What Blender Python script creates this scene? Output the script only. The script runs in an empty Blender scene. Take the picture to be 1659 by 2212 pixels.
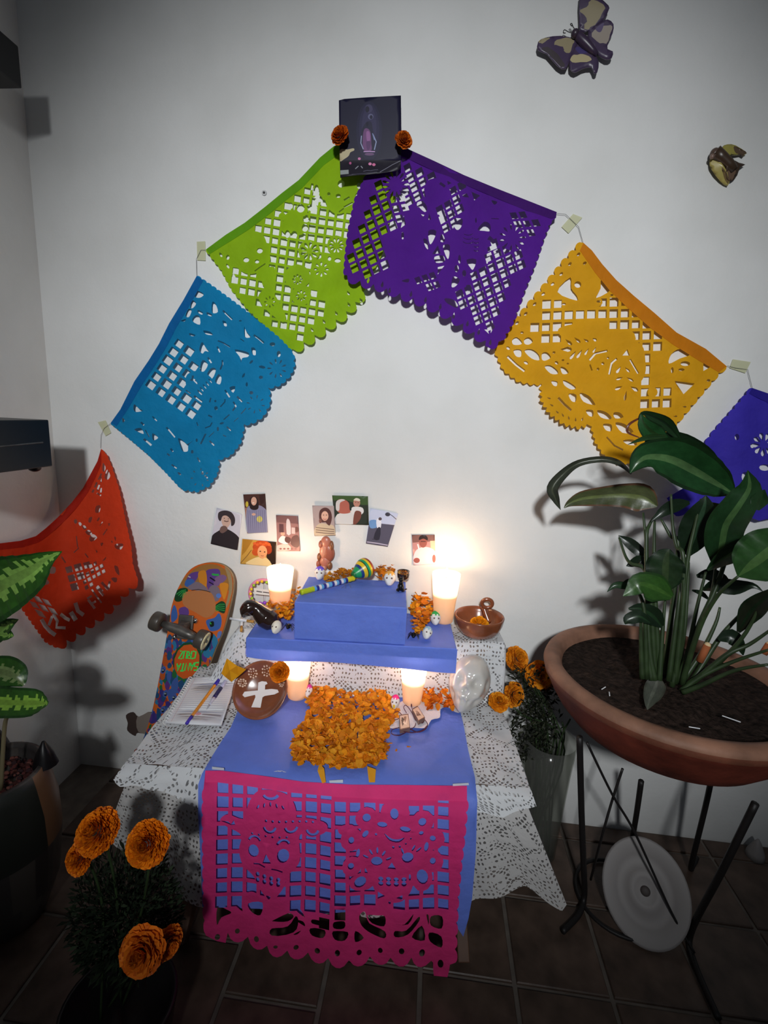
import bpy, bmesh, math, random
import numpy as np
from mathutils import Vector, Matrix
from mathutils.geometry import delaunay_2d_cdt
random.seed(7); rng = random.Random(11)
C = bpy.context.scene.collection
S = bpy.context.scene
# ------------------------------------------------------------------ camera
FPX = 1061.78
CAM = Vector((0.0, -1.632, 1.45))
MR = Matrix(((0.99333373, -0.06483055, 0.09531578), (0.10606123, 0.19009783, -0.97601938), (0.04515655, 0.97962228, 0.19570659)))
cam = bpy.data.cameras.new('camera'); camo = bpy.data.objects.new('camera', cam); C.objects.link(camo)
cam.sensor_fit = 'VERTICAL'; cam.sensor_height = 24.0; cam.lens = 24.0 * FPX / 2212.0; cam.clip_start = 0.02
camo.matrix_world = Matrix.Translation(CAM) @ MR.to_4x4(); S.camera = camo
# ------------------------------------------------------------------ world, lamps, exposure
S.view_settings.view_transform = 'Standard'; S.view_settings.look = 'None'
S.view_settings.gamma = 1.0; S.view_settings.use_curve_mapping = False; S.view_settings.exposure = 0.0
w = bpy.data.worlds.new('world'); S.world = w; w.use_nodes = True
w.node_tree.nodes['Background'].inputs[0].default_value = (0.75, 0.87, 1.0, 1); w.node_tree.nodes['Background'].inputs[1].default_value = 0.055
def spot(name, loc, target, energy, size, angle, blend, col):
    l = bpy.data.lights.new(name, 'SPOT'); l.energy = energy; l.shadow_soft_size = size; l.spot_size = math.radians(angle); l.spot_blend = blend; l.color = col
    o = bpy.data.objects.new(name, l); C.objects.link(o); o.location = loc
    o.rotation_euler = (Vector(target) - Vector(loc)).to_track_quat('-Z', 'Y').to_euler(); return o
spot('room_lamp', (0.05, -3.3, 2.45), (-0.10, 0.0, 1.36), 372, 0.11, 57.5, 1.0, (0.95, 0.985, 1.0))
# ------------------------------------------------------------------ pixel readings of the photograph -> points in the room
def ray(px, py): return MR @ Vector(((px - 829.5) / FPX, -(py - 1106) / FPX, -1.0))
def PL(px, py, p0, n):
    d = ray(px, py); n = Vector(n); return CAM + d * ((Vector(p0) - CAM).dot(n) / d.dot(n))
def P(px, py, y=0.0): return PL(px, py, (0, y, 0), (0, 1, 0))       # on a plane parallel to the back wall
def G(px, py, z=0.0): return PL(px, py, (0, 0, z), (0, 0, 1))       # on a level plane
TA = math.radians(4.5)
U = Vector((math.cos(TA), math.sin(TA), 0)); V = Vector((math.sin(TA), -math.cos(TA), 0)); F0 = Vector((-0.216, -0.617, 0)); Z = Vector((0, 0, 1))
def T(u, v, z): return F0 + U * u + V * v + Z * z                    # table frame: u along the front edge, v towards the viewer
def TV(px, py, v): return PL(px, py, F0 + V * v, V)
def wm(d):                                                           # width in metres of one photo pixel at distance y from the wall
    return d
# ------------------------------------------------------------------ materials
def new_mat(name):
    m = bpy.data.materials.new(name); m.use_nodes = True; nt = m.node_tree
    return m, nt, nt.nodes['Principled BSDF'], nt.nodes['Material Output']
def nd(nt, t, **kw):
    n = nt.nodes.new(t)
    for k, v in kw.items():
        if hasattr(n, k) and k not in ('Scale',): setattr(n, k, v)
    return n
def bump(nt, b, scale=40, strength=.3, dist=.002, detail=4, coord='Object'):
    tc = nd(nt, 'ShaderNodeTexCoord'); n = nd(nt, 'ShaderNodeTexNoise'); n.inputs['Scale'].default_value = scale; n.inputs['Detail'].default_value = detail
    bp = nd(nt, 'ShaderNodeBump'); bp.inputs['Strength'].default_value = strength; bp.inputs['Distance'].default_value = dist
    nt.links.new(tc.outputs[coord], n.inputs['Vector']); nt.links.new(n.outputs['Fac'], bp.inputs['Height']); nt.links.new(bp.outputs[0], b.inputs['Normal'])
    return n, bp, tc
def mat(name, col, rough=.6, spec=.4, metal=0, nscale=0, nvar=.12, bs=0, bstr=.3, bdist=.002, trans=0, coat=0, sss=0, attr=False):
    m, nt, b, out = new_mat(name)
    b.inputs['Base Color'].default_value = (*col, 1); b.inputs['Roughness'].default_value = rough; b.inputs['Metallic'].default_value = metal
    b.inputs['Specular IOR Level'].default_value = spec; b.inputs['Coat Weight'].default_value = coat
    if sss: b.inputs['Subsurface Weight'].default_value = sss; b.inputs['Subsurface Scale'].default_value = .02; b.inputs['Subsurface Radius'].default_value = (1, .6, .4)
    src = None
    if attr:
        a = nd(nt, 'ShaderNodeVertexColor'); a.layer_name = 'Col'; src = a.outputs['Color']; nt.links.new(src, b.inputs['Base Color'])
    if nscale:
        tc = nd(nt, 'ShaderNodeTexCoord'); n = nd(nt, 'ShaderNodeTexNoise'); n.inputs['Scale'].default_value = nscale; n.inputs['Detail'].default_value = 5
        nt.links.new(tc.outputs['Object'], n.inputs['Vector'])
        mx = nd(nt, 'ShaderNodeMix'); mx.data_type = 'RGBA'; mx.blend_type = 'MULTIPLY'; mx.inputs[0].default_value = 1
        rp = nd(nt, 'ShaderNodeMapRange'); rp.inputs[1].default_value = .3; rp.inputs[2].default_value = .7; rp.inputs[3].default_value = 1 - nvar; rp.inputs[4].default_value = 1 + nvar
        nt.links.new(n.outputs['Fac'], rp.inputs[0]); nt.links.new(rp.outputs[0], mx.inputs[7])
        if src: nt.links.new(src, mx.inputs[6])
        else: mx.inputs[6].default_value = (*col, 1)
        src = mx.outputs[2]; nt.links.new(src, b.inputs['Base Color'])
    if bs: bump(nt, b, bs, bstr, bdist)
    if trans:
        t = nd(nt, 'ShaderNodeBsdfTranslucent'); t.inputs[0].default_value = (*col, 1)
        if src: nt.links.new(src, t.inputs[0])
        ms = nd(nt, 'ShaderNodeMixShader'); ms.inputs[0].default_value = trans
        nt.links.new(b.outputs[0], ms.inputs[1]); nt.links.new(t.outputs[0], ms.inputs[2]); nt.links.new(ms.outputs[0], out.inputs[0])
    return m
def paper(name, col): return mat(name, col, .75, .2, nscale=14, nvar=.07, bs=20, bstr=.6, bdist=.012, trans=.3)
M = {}
def lin(r, g, b):
    f = lambda c: ((c / 255 + .055) / 1.055) ** 2.4 if c > 10 else c / 255 / 12.92
    return (f(r), f(g), f(b))
# wall plaster
def wall_mat():
    m, nt, b, out = new_mat('white_plaster')
    tc = nd(nt, 'ShaderNodeTexCoord'); n = nd(nt, 'ShaderNodeTexNoise'); n.inputs['Scale'].default_value = 2.2; n.inputs['Detail'].default_value = 6
    r = nd(nt, 'ShaderNodeValToRGB'); r.color_ramp.elements[0].position = .35; r.color_ramp.elements[0].color = (.66, .655, .64, 1); r.color_ramp.elements[1].position = .6; r.color_ramp.elements[1].color = (.74, .735, .725, 1)
    nt.links.new(tc.outputs['Object'], n.inputs[0]); nt.links.new(n.outputs['Fac'], r.inputs[0]); nt.links.new(r.outputs[0], b.inputs['Base Color'])
    b.inputs['Roughness'].default_value = .7; b.inputs['Specular IOR Level'].default_value = .2
    n2 = nd(nt, 'ShaderNodeTexNoise'); n2.inputs['Scale'].default_value = 7; n2.inputs['Detail'].default_value = 8; n2.inputs['Roughness'].default_value = .62
    bp = nd(nt, 'ShaderNodeBump'); bp.inputs['Strength'].default_value = .35; bp.inputs['Distance'].default_value = .012
    nt.links.new(tc.outputs['Object'], n2.inputs[0]); nt.links.new(n2.outputs['Fac'], bp.inputs['Height']); nt.links.new(bp.outputs[0], b.inputs['Normal'])
    return m
M['wall'] = wall_mat()
M['tile'] = mat('brown_floor_tile', (.092, .060, .045), .42, .35, nscale=13, nvar=.42, bs=30, bstr=.3, bdist=.003)
M['grout'] = mat('grey_grout', (.17, .145, .125), .9, .1, nscale=20, nvar=.2)
M['print'] = mat('colour_print', (1, 1, 1), .45, .35, attr=True)
M['petal'] = mat('marigold_petal', (1, 1, 1), .6, .2, attr=True, trans=.25)
M['paint'] = mat('painted_clay', (1, 1, 1), .35, .5, attr=True)
M['matte'] = mat('matte_paint', (1, 1, 1), .75, .2, attr=True)
M['leafc'] = mat('leaf', (1, 1, 1), .32, .5, attr=True, nscale=18, nvar=.25, trans=.12, bs=35, bstr=.25, bdist=.003)
M['stem'] = mat('plant_stem', (.022, .040, .014), .45, .4, nscale=30, nvar=.3)
M['black'] = mat('black_lacquer', (.006, .005, .006), .35, .3)
M['iron'] = mat('black_iron', (.012, .010, .010), .5, .4, bs=80)
M['thread'] = mat('grey_thread', (.12, .12, .12), .8)
M['tape'] = mat('masking_tape', (.60, .60, .40), .6, .2, trans=.2)
M['clear_tape'] = mat('clear_tape', (.75, .8, .85), .2, .6, trans=.3)
M['wood'] = mat('brown_wood', (.10, .05, .03), .5, .3, nscale=9, nvar=.3)
M['glassw'] = mat('white_glaze', (.56, .53, .49), .14, .6, coat=.5)
M['skullw'] = mat('sugar_white', (.80, .76, .72), .5, .3)
M['clay'] = mat('glazed_red_clay', (.23, .070, .030), .22, .5, nscale=14, nvar=.3, coat=.3)
M['darkclay'] = mat('dark_brown_glaze', (.022, .010, .007), .15, .6, coat=.5)
M['terra'] = mat('weathered_terracotta', (.19, .072, .042), .6, .3, attr=True, nscale=10, nvar=.45, bs=25, bstr=.5, bdist=.006)
M['soil'] = mat('potting_soil', (.022, .014, .011), .95, .1, nscale=60, nvar=.6, bs=70, bstr=1, bdist=.012)
M['blue'] = mat('blue_wrapping_paper', lin(104, 130, 222), .55, .35, nscale=14, nvar=.06, bs=13, bstr=.5, bdist=.016, trans=.15)
M['metal'] = mat('dull_cast_metal', (.13, .12, .11), .42, .5, metal=.6, nscale=30, nvar=.3)
M['chrome'] = mat('chrome', (.6, .6, .6), .15, .5, metal=1)
M['enamel'] = mat('white_enamel', (.25, .23, .225), .5, .3)
M['cord'] = mat('maroon_cord', (.09, .012, .04), .6)
M['page'] = mat('white_page', (.72, .72, .75), .7, .2)
# ------------------------------------------------------------------ builders
def link_mesh(name, vs, fs, m, parent=None, smooth=False, cols=None, uvs=None, mi=None):
    me = bpy.data.meshes.new(name); me.from_pydata([tuple(v) for v in vs], [], fs); me.update()
    ms = m if isinstance(m, (list, tuple)) else [m]
    for q in ms: me.materials.append(q)
    if mi: me.polygons.foreach_set('material_index', mi)
    if smooth: me.polygons.foreach_set('use_smooth', [True] * len(me.polygons))
    if cols is not None:                                             # one colour per face
        a = me.color_attributes.new('Col', 'FLOAT_COLOR', 'CORNER'); buf = []
        for p, c in zip(me.polygons, cols): buf += [c[0], c[1], c[2], 1.0] * p.loop_total
        a.data.foreach_set('color', buf)
    if uvs is not None:
        l = me.uv_layers.new(name='UVMap'); buf = []
        for lp in me.loops: buf += list(uvs[lp.vertex_index])
        l.data.foreach_set('uv', buf)
    o = bpy.data.objects.new(name, me); C.objects.link(o)
    if parent is not None:
        o.parent = parent; root = parent
        off = parent.get('_w', None)
        if off is not None: o.matrix_parent_inverse = Matrix.Translation(-Vector(off))
    return o
def thing(name, label, cat, loc, group=None):
    o = bpy.data.objects.new(name, None); o.empty_display_size = .02; C.objects.link(o); o.location = loc; o['_w'] = list(loc); tag(o, label, cat, group); return o
def tag(o, label, cat, group=None, kind=None):
    if label: o['label'] = label
    if cat: o['category'] = cat
    if group: o['group'] = group
    if kind: o['kind'] = kind
    return o
def struct(o): o['kind'] = 'structure'; return o
class MB:
    def __init__(s): s.v = []; s.f = []; s.c = []
    def add(s, vs, fs, col=None):
        n = len(s.v); s.v += [Vector(v) for v in vs]; s.f += [tuple(i + n for i in f) for f in fs]
        if col is not None: s.c += [col] * len(fs)
        return s
    def box(s, c, size, R=None, col=None, taper=1.0):
        c = Vector(c); hx, hy, hz = [q / 2 for q in size]; vs = []
        for z in (-1, 1):
            k = taper if z > 0 else 1
            for x, y in ((-1, -1), (1, -1), (1, 1), (-1, 1)):
                p = Vector((x * hx * k, y * hy * k, z * hz)); vs.append(c + (R @ p if R else p))
        return s.add(vs, [(3, 2, 1, 0), (4, 5, 6, 7), (0, 1, 5, 4), (1, 2, 6, 5), (2, 3, 7, 6), (3, 0, 4, 7)], col)
    def lathe(s, prof, c=(0, 0, 0), seg=32, R=None, col=None, colf=None, sx=1, sy=1):
        c = Vector(c); vs = []; fs = []; n = len(prof)
        for i in range(seg):
            a = 2 * math.pi * i / seg
            for r, z in prof:
                p = Vector((r * math.cos(a) * sx, r * math.sin(a) * sy, z)); vs.append(c + (R @ p if R else p))
        cl = []
        for i in range(seg):
            j = (i + 1) % seg
            for k in range(n - 1):
                fs.append((i * n + k, j * n + k, j * n + k + 1, i * n + k + 1)); cl.append(colf(k / (n - 1), i / seg) if colf else col)
        s.add(vs, fs); 
        if col is not None or colf: s.c += cl
        return s
    def tube(s, pts, r, seg=8, col=None, closed=False, cap=True):
        pts = [Vector(p) for p in pts]; n = len(pts); vs = []; fs = []
        rr = r if callable(r) else (lambda t: r)
        up = Vector((.31, .12, .94)); prev = None
        for i, p in enumerate(pts):
            a = pts[(i - 1) % n] if (closed or i > 0) else p; b = pts[(i + 1) % n] if (closed or i < n - 1) else p
            t = (b - a).normalized() if (b - a).length > 1e-9 else Z
            if prev is None: x = t.cross(up).normalized() if t.cross(up).length > .01 else t.cross(Vector((1, 0, 0))).normalized()
            else: x = (prev - t * prev.dot(t)).normalized()
            prev = x; y = t.cross(x); q = rr(i / max(1, n - 1))
            for k in range(seg):
                a_ = 2 * math.pi * k / seg; vs.append(p + (x * math.cos(a_) + y * math.sin(a_)) * q)
        m = n if closed else n - 1
        for i in range(m):
            j = (i + 1) % n
            for k in range(seg): fs.append((i * seg + k, i * seg + (k + 1) % seg, j * seg + (k + 1) % seg, j * seg + k))
        if cap and not closed: fs.append(tuple(range(seg))[::-1]); fs.append(tuple((n - 1) * seg + k for k in range(seg)))
        return s.add(vs, fs, col)
    def ball(s, c, r, R=None, seg=14, rings=9, col=None, f=None):
        c = Vector(c); r = Vector(r) if hasattr(r, '__len__') else Vector((r, r, r)); vs = []; fs = []
        for i in range(rings + 1):
            th = math.pi * i / rings
            for k in range(seg):
                a = 2 * math.pi * k / seg; d = Vector((math.sin(th) * math.cos(a), math.sin(th) * math.sin(a), math.cos(th)))
                q = f(d) if f else 1.0
                p = Vector((d.x * r.x, d.y * r.y, d.z * r.z)) * q; vs.append(c + (R @ p if R else p))
        for i in range(rings):
            for k in range(seg): fs.append((i * seg + k, (i + 1) * seg + k, (i + 1) * seg + (k + 1) % seg, i * seg + (k + 1) % seg))
        return s.add(vs, fs, col)
    def quad(s, a, b, c, d, col=None): return s.add([a, b, c, d], [(0, 1, 2, 3)], col)
    def build(s, name, m, parent=None, smooth=False, bevel=0):
        o = link_mesh(name, s.v, s.f, m, parent, smooth, s.c if s.c else None)
        if bevel:
            b = o.modifiers.new('bevel', 'BEVEL'); b.width = bevel; b.segments = 2; b.limit_method = 'ANGLE'
        return o
def rotz(a): return Matrix.Rotation(a, 3, 'Z')
def align(zdir, xh=(1, 0, 0)):
    z = Vector(zdir).normalized(); x = Vector(xh); x = (x - z * x.dot(z)).normalized(); y = z.cross(x)
    return Matrix((x, y, z)).transposed()
def copy_tree(o, loc, label=None):
    r = o.copy(); C.objects.link(r); r.location = loc
    if label: r['label'] = label
    for ch in list(o.children):
        c = ch.copy(); C.objects.link(c); c.parent = r
        for g in list(ch.children):
            d = g.copy(); C.objects.link(d); d.parent = c
    return r
# ------------------------------------------------------------------ 2D painter: outline + holes / patches, constrained triangulation
def cr(pts, n=5, closed=True):
    out = []; N = len(pts); rngi = range(N if closed else N - 1)
    for i in rngi:
        p0 = pts[(i - 1) % N] if closed or i > 0 else pts[i]; p1 = pts[i]; p2 = pts[(i + 1) % N]; p3 = pts[(i + 2) % N] if closed or i + 2 < N else p2
        for k in range(n):
            t = k / n; q = []
            for d in range(len(p1)):
                a, b, c, e = p0[d], p1[d], p2[d], p3[d]
                q.append(.5 * (2 * b + (c - a) * t + (2 * a - 5 * b + 4 * c - e) * t * t + (3 * b - a - 3 * c + e) * t ** 3))
            out.append(tuple(q))
    if not closed: out.append(tuple(pts[-1]))
    return out
def ell(cx, cy, rx, ry=None, a=0, n=12):
    ry = rx if ry is None else ry; a = math.radians(a); ca, sa = math.cos(a), math.sin(a)
    return [(cx + rx * math.cos(t) * ca - ry * math.sin(t) * sa, cy + rx * math.cos(t) * sa + ry * math.sin(t) * ca) for t in [2 * math.pi * k / n for k in range(n)]]
def drop(cx, cy, l, w, a):
    a = math.radians(a); ca, sa = math.cos(a), math.sin(a); pts = [(-l, 0), (-.4 * l, .5 * w), (.3 * l, w), (.85 * l, .6 * w), (l, 0), (.85 * l, -.6 * w), (.3 * l, -w), (-.4 * l, -.5 * w)]
    return [(cx + x * ca - y * sa, cy + x * sa + y * ca) for x, y in pts]
def petals(cx, cy, r0, r1, n, w, a0=0, sq=1.0):
    out = []
    for k in range(n):
        a = a0 + 360 * k / n; rm = (r0 + r1) / 2; ar = math.radians(a)
        out.append(drop(cx + rm * math.cos(ar), cy + rm * math.sin(ar) * sq, (r1 - r0) / 2, w, a))
    return out
def stroke(pts, w):
    L = []; Rr = []
    for i, p in enumerate(pts):
        a = pts[max(0, i - 1)]; b = pts[min(len(pts) - 1, i + 1)]; dx, dy = b[0] - a[0], b[1] - a[1]; l = math.hypot(dx, dy) or 1
        nx, ny = -dy / l * w / 2, dx / l * w / 2; L.append((p[0] + nx, p[1] + ny)); Rr.append((p[0] - nx, p[1] - ny))
    return L + Rr[::-1]
def arc(cx, cy, r, a0, a1, w, n=7, sq=1.0): return stroke([(cx + r * math.cos(math.radians(a0 + (a1 - a0) * k / n)), cy + r * sq * math.sin(math.radians(a0 + (a1 - a0) * k / n))) for k in range(n + 1)], w)
def inside(poly, p):
    r = False; x, y = p; j = len(poly) - 1
    for i in range(len(poly)):
        xi, yi = poly[i]; xj, yj = poly[j]
        if (yi > y) != (yj > y) and x < (xj - xi) * (y - yi) / (yj - yi) + xi: r = not r
        j = i
    return r
def lattice(clip, p0, du, dv, fill=.76):
    xs = [q[0] for q in clip]; ys = [q[1] for q in clip]; det = du[0] * dv[1] - du[1] * dv[0]; R = int(max(max(xs) - min(xs), max(ys) - min(ys)) / min(math.hypot(*du), math.hypot(*dv))) + 3
    out = []
    for i in range(-R, R):
        for j in range(-R, R):
            c = (p0[0] + du[0] * i + dv[0] * j, p0[1] + du[1] * i + dv[1] * j)
            if inside(clip, c):
                h = fill / 2 * (1 + .06 * math.sin(i * 3.1 + j * 1.7)); out.append([(c[0] + du[0] * a * h + dv[0] * b * h, c[1] + du[1] * a * h + dv[1] * b * h) for a, b in ((-1, -1), (1, -1), (1, 1), (-1, 1))])
    return out
def scal(pts, n, amp, sign=1, pw=.6, per=5, tooth=False):
    d = [0]
    for a, b in zip(pts, pts[1:]): d.append(d[-1] + math.hypot(b[0] - a[0], b[1] - a[1]))
    out = []; N = n * per
    for k in range(N + 1):
        t = d[-1] * k / N; i = 0
        while i < len(pts) - 2 and d[i + 1] < t: i += 1
        s = (t - d[i]) / max(1e-9, d[i + 1] - d[i]); a, b = pts[i], pts[i + 1]; L = max(1e-9, math.hypot(b[0] - a[0], b[1] - a[1]))
        ph = (k / per) % 1.0; o = (1 - abs(2 * ph - 1)) if tooth else abs(math.sin(math.pi * k / per)) ** pw
        out.append((a[0] + (b[0] - a[0]) * s - (b[1] - a[1]) / L * amp * o * sign, a[1] + (b[1] - a[1]) * s + (b[0] - a[0]) / L * amp * o * sign))
    return out
def pip(poly, X, Y):
    r = np.zeros(len(X), bool); j = len(poly) - 1
    for i in range(len(poly)):
        xi, yi = poly[i]; xj, yj = poly[j]
        if yi != yj: r ^= ((yi > Y) != (yj > Y)) & (X < (xj - xi) * (Y - yi) / (yj - yi) + xi)
        j = i
    return r
def paint(name, outline, items, mapf, m, parent=None, base=(1, 1, 1), grid=20, cr_=None, uv=False, flip=False):
    """outline: polygon; items: (polygon, None for a hole or a colour / True for solid) painted in order."""
    x0, y0, s = cr_ if cr_ else (0, 0, 1)
    tr = lambda poly: [(x0 + p[0] / s, y0 + p[1] / s) for p in poly]
    outline = tr(outline); items = [(tr(p), v) for p, v in items if p]
    vs = []; es = []
    for poly in [outline] + [p for p, _ in items]:
        n = len(vs); vs += [Vector(p) for p in poly]; es += [(n + i, n + (i + 1) % len(poly)) for i in range(len(poly))]
    xs = [p[0] for p in outline]; ys = [p[1] for p in outline]
    if grid:
        gx = min(xs) + .37 * grid
        k = 0
        while gx < max(xs):
            gy = min(ys) + grid * (.3 if k % 2 else .8); k += 1
            while gy < max(ys):
                if inside(outline, (gx, gy)): vs.append(Vector((gx, gy)))
                gy += grid
            gx += grid
    ov, oe, of, *_ = delaunay_2d_cdt(vs, es, [], 0, 1e-3)
    A = np.array([(v.x, v.y) for v in ov]); Fc = np.array([f[:3] for f in of]); c = A[Fc].mean(1); X, Y = c[:, 0], c[:, 1]
    val = np.where(pip(outline, X, Y), 0, -1); keep = val >= 0
    cid = np.zeros(len(X), int); cols = [base]
    for poly, v in items:
        px = np.array(poly); bb = (X >= px[:, 0].min()) & (X <= px[:, 0].max()) & (Y >= px[:, 1].min()) & (Y <= px[:, 1].max()); idx = np.nonzero(bb)[0]
        if not len(idx): continue
        h = idx[pip(poly, X[idx], Y[idx])]
        if v is None: cid[h] = -1
        elif v is True: cid[h] = 0
        else: cols.append(v); cid[h] = len(cols) - 1
    sel = keep & (cid >= 0); Fc = Fc[sel]; cid = cid[sel]
    used = np.unique(Fc); remap = {int(u): i for i, u in enumerate(used)}
    pv = [mapf(A[u][0], A[u][1]) for u in used]; fs = [tuple(remap[int(i)] for i in f) for f in Fc]
    if flip: fs = [f[::-1] for f in fs]
    return link_mesh(name, pv, fs, m, parent, True, [cols[i] for i in cid])
def sstep(a, b, x):
    t = max(0.0, min(1.0, (x - a) / (b - a))); return t * t * (3 - 2 * t)
# ------------------------------------------------------------------ the setting
XL = -1.353                                                          # left corner
mb = MB(); mb.box((.42, .05, 1.7), (3.75, .10, 3.6)); wb = struct(mb.build('wall_back', M['wall']))
mb = MB(); mb.box((XL - .05, -1.25, 1.7), (.10, 2.6, 3.6)); wl = struct(mb.build('wall_left', M['wall']))
mb = MB(); mb.box((.42, -1.2, -.012), (3.75, 2.5, .012)); fl = struct(mb.build('floor', M['grout']))
def tile_mesh(sx, sy):
    bm = bmesh.new(); bmesh.ops.create_cube(bm, size=1); bmesh.ops.scale(bm, vec=(sx, sy, .008), verts=bm.verts)
    bmesh.ops.bevel(bm, geom=[e for e in bm.edges if all(v.co.z > 0 for v in e.verts)], offset=.0025, segments=1, affect='EDGES')
    me = bpy.data.meshes.new('tile'); bm.to_mesh(me); bm.free(); me.materials.append(M['tile']); return me
TW = .2475; tme = tile_mesh(TW - .012, TW - .012)
for i in range(-4, 8):
    x = -.197 + TW * (i + .5); off = .5 if i == -1 else 0
    for j in range(-2, 5):
        y = -.575 + TW * (.5 - j + off)
        if x > 1.75 or x < XL or y > TW * .45 or y < -1.55: continue
        cx, sx = x, TW
        lo, hi = max(x - TW / 2, XL), x + TW / 2
        yh = min(y + TW / 2, -.004); yl = y - TW / 2
        o = bpy.data.objects.new('tile', tme if (hi - lo > TW - .001 and yh - yl > TW - .001) else tile_mesh(hi - lo - .012, yh - yl - .012)); C.objects.link(o); o.parent = fl
        o.location = ((lo + hi) / 2, (yl + yh) / 2, -.002)
# flaking patch, nail anchor and wall dots
mapw = lambda e: (lambda x, y: P(x, y, -e))
dk = lin(80, 66, 60)
paint('peeled_patch', cr([(272, 1545), (288, 1538), (300, 1548), (328, 1538), (333, 1585), (298, 1583), (292, 1590), (275, 1578), (276, 1562)], 3), [(cr([(297, 1547), (329, 1540), (331, 1582), (299, 1581)], 3), lin(140, 128, 120))], mapw(.0015), M['matte'], wb, base=lin(74, 60, 56), grid=0)
anc = MB(); A0 = P(571, 417, -.001); anc.lathe([(0.0, .004), (.0035, .004), (.004, .0), ], A0, 12, align((0, -1, 0)), col=lin(60, 60, 60)); anc.lathe([(.0035, .003), (.0075, .003), (.008, 0)], A0, 12, align((0, -1, 0)), col=lin(190, 190, 190))
tag(anc.build('wall_anchor', M['matte']), 'small screw anchor in the bare wall above the lime green banner', 'wall anchor')
# ------------------------------------------------------------------ papel picado banners
def banner(nm, label, col, hemcol, outline, items, hem, depth, tr, grid=16, mapf=None, m=None):
    root = thing('paper_banner', label, 'banner', P(*[tr[0] + outline[0][0] / tr[2], tr[1] + outline[0][1] / tr[2]], -.005), 'cut paper banners')
    mf = mapf if mapf else (lambda x, y: P(x, y, -depth(x, y)))
    mf2 = (lambda x, y: P(x, y, -depth(x, y) - .0012)) if not mapf else (lambda x, y: mapf(x, y) + (CAM - mapf(x, y)).normalized() * .002)
    paint('paper_sheet', outline, items, mf, paper(nm + '_tissue_paper', col), root, grid=grid, cr_=tr)
    paint('folded_hem', hem, [], mf2, paper(nm + '_folded_tissue', hemcol), root, grid=grid, cr_=tr)
    return root
def mapf_hem(mf): return lambda x, y: mf(x, y) - V * -.0015
H_ = None
def holes(l): return [(p, None) for p in l]
def solids(l): return [(p, True) for p in l]
sn = math.sin
# lime green
tr = (420, 180, 3.6857)
bot = scal([(1345, 1660), (1275, 1745), (1180, 1840), (1075, 1915), (980, 1985), (885, 2050), (780, 2115)][::1], 7, 55, -1)
left = scal([(770, 2130), (600, 1960), (430, 1800), (300, 1640), (215, 1480), (92, 1322)], 20, 12, -1)
g_out = [(92, 1322), (250, 1205), (400, 1110), (560, 985), (700, 870), (830, 770), (1000, 590), (1110, 500), (1350, 400), (1600, 470)] + [(1600, 900), (1500, 1350), (1360, 1640)] + bot + left[:-1]
g_it = holes(lattice([(560, 1060), (830, 880), (930, 790), (1010, 860), (1080, 1000), (1250, 1060), (1220, 1250), (1060, 1380), (960, 1500), (880, 1560), (1090, 1780), (850, 2030), (640, 1960), (330, 1600), (260, 1370), (450, 1500), (620, 1640), (600, 1300), (480, 1200)], (632, 1325), (70, 12), (-8, 72), .74))
g_it += solids([cr([(250, 1240), (420, 1180), (540, 1200), (590, 1330), (600, 1420), (520, 1500), (400, 1510), (290, 1400)]), ell(792, 1085, 78, 76), ell(745, 1140, 60), ell(850, 1010, 55), ell(830, 1150, 60), ell(700, 1060, 30), ell(915, 1335, 88, 90), ell(820, 1540, 105, 100), ell(1010, 1500, 90, 110), ell(850, 1690, 80), ell(1130, 1290, 75, 80), cr([(1040, 850), (1200, 780), (1260, 900), (1220, 1010), (1130, 1040), (1060, 980)]),
    cr([(560, 1480), (640, 1470), (600, 1600), (540, 1600)]), cr([(510, 1690), (600, 1640), (720, 1830), (700, 1900), (560, 1790)]), cr([(1000, 1540), (1120, 1700), (1120, 1800), (1060, 1740)]), ell(600, 1740, 60)])
g_it += holes([ell(520, 1332, 24, 22), ell(412, 1405, 24, 20), ell(498, 1418, 18, 16), stroke([(480, 1495), (520, 1465), (565, 1435)], 10), stroke([(1190, 930), (1235, 905)], 14), stroke([(1190, 985), (1260, 950)], 14), stroke([(1150, 1025), (1190, 995)], 10), ell(1168, 800, 28, 30), ell(1070, 880, 13), ell(1145, 895, 20, 16), ell(1310, 815, 17, 25), ell(1292, 900, 12, 26), [(930, 795), (950, 800), (940, 850), (920, 850)], ell(972, 835, 16, 28), ell(985, 920, 34, 28), ell(940, 990, 38, 30), ell(890, 1085, 28, 22), ell(880, 1150, 26, 32), ell(795, 1205, 24, 30), ell(740, 1200, 20, 32), ell(845, 995, 32, 34), ell(765, 975, 20, 26)])
g_it += holes(petals(915, 1335, 20, 75, 9, 12) + petals(820, 1560, 16, 42, 8, 9) + petals(850, 1690, 16, 44, 8, 8) + petals(1130, 1290, 20, 60, 10, 9) + petals(1010, 1480, 24, 60, 8, 9) + petals(600, 1740, 20, 46, 8, 6))
g_it += holes([ell(1140, 1410, 26, 18), ell(1075, 1395, 14, 18), ell(210, 1365, 10, 20, -30), ell(265, 1385, 14, 20), ell(265, 1455, 9, 22, -30), ell(312, 1535, 12, 20, -20)] + [drop(x, y, 20, 11, 60) for x, y in ((1225, 1668), (1228, 1758), (1128, 1828), (1030, 1895), (935, 1960), (835, 2025), (1325, 1725))])
hem = [(92, 1322), (250, 1205), (400, 1110), (560, 985), (700, 870), (830, 770), (1000, 590), (1110, 500), (1350, 400), (1365, 470), (1140, 570), (1030, 650), (860, 830), (730, 930), (590, 1045), (430, 1165), (280, 1260), (120, 1360)]
banner('lime', 'lime green cut-paper banner, left of the dark picture at the peak', lin(150, 190, 20), lin(105, 165, 18), g_out, g_it, hem, lambda x, y: .006 + .010 * (1 + sn(x * .035 + y * .02)) * .5 + .006 * (y > 640), tr)
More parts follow.
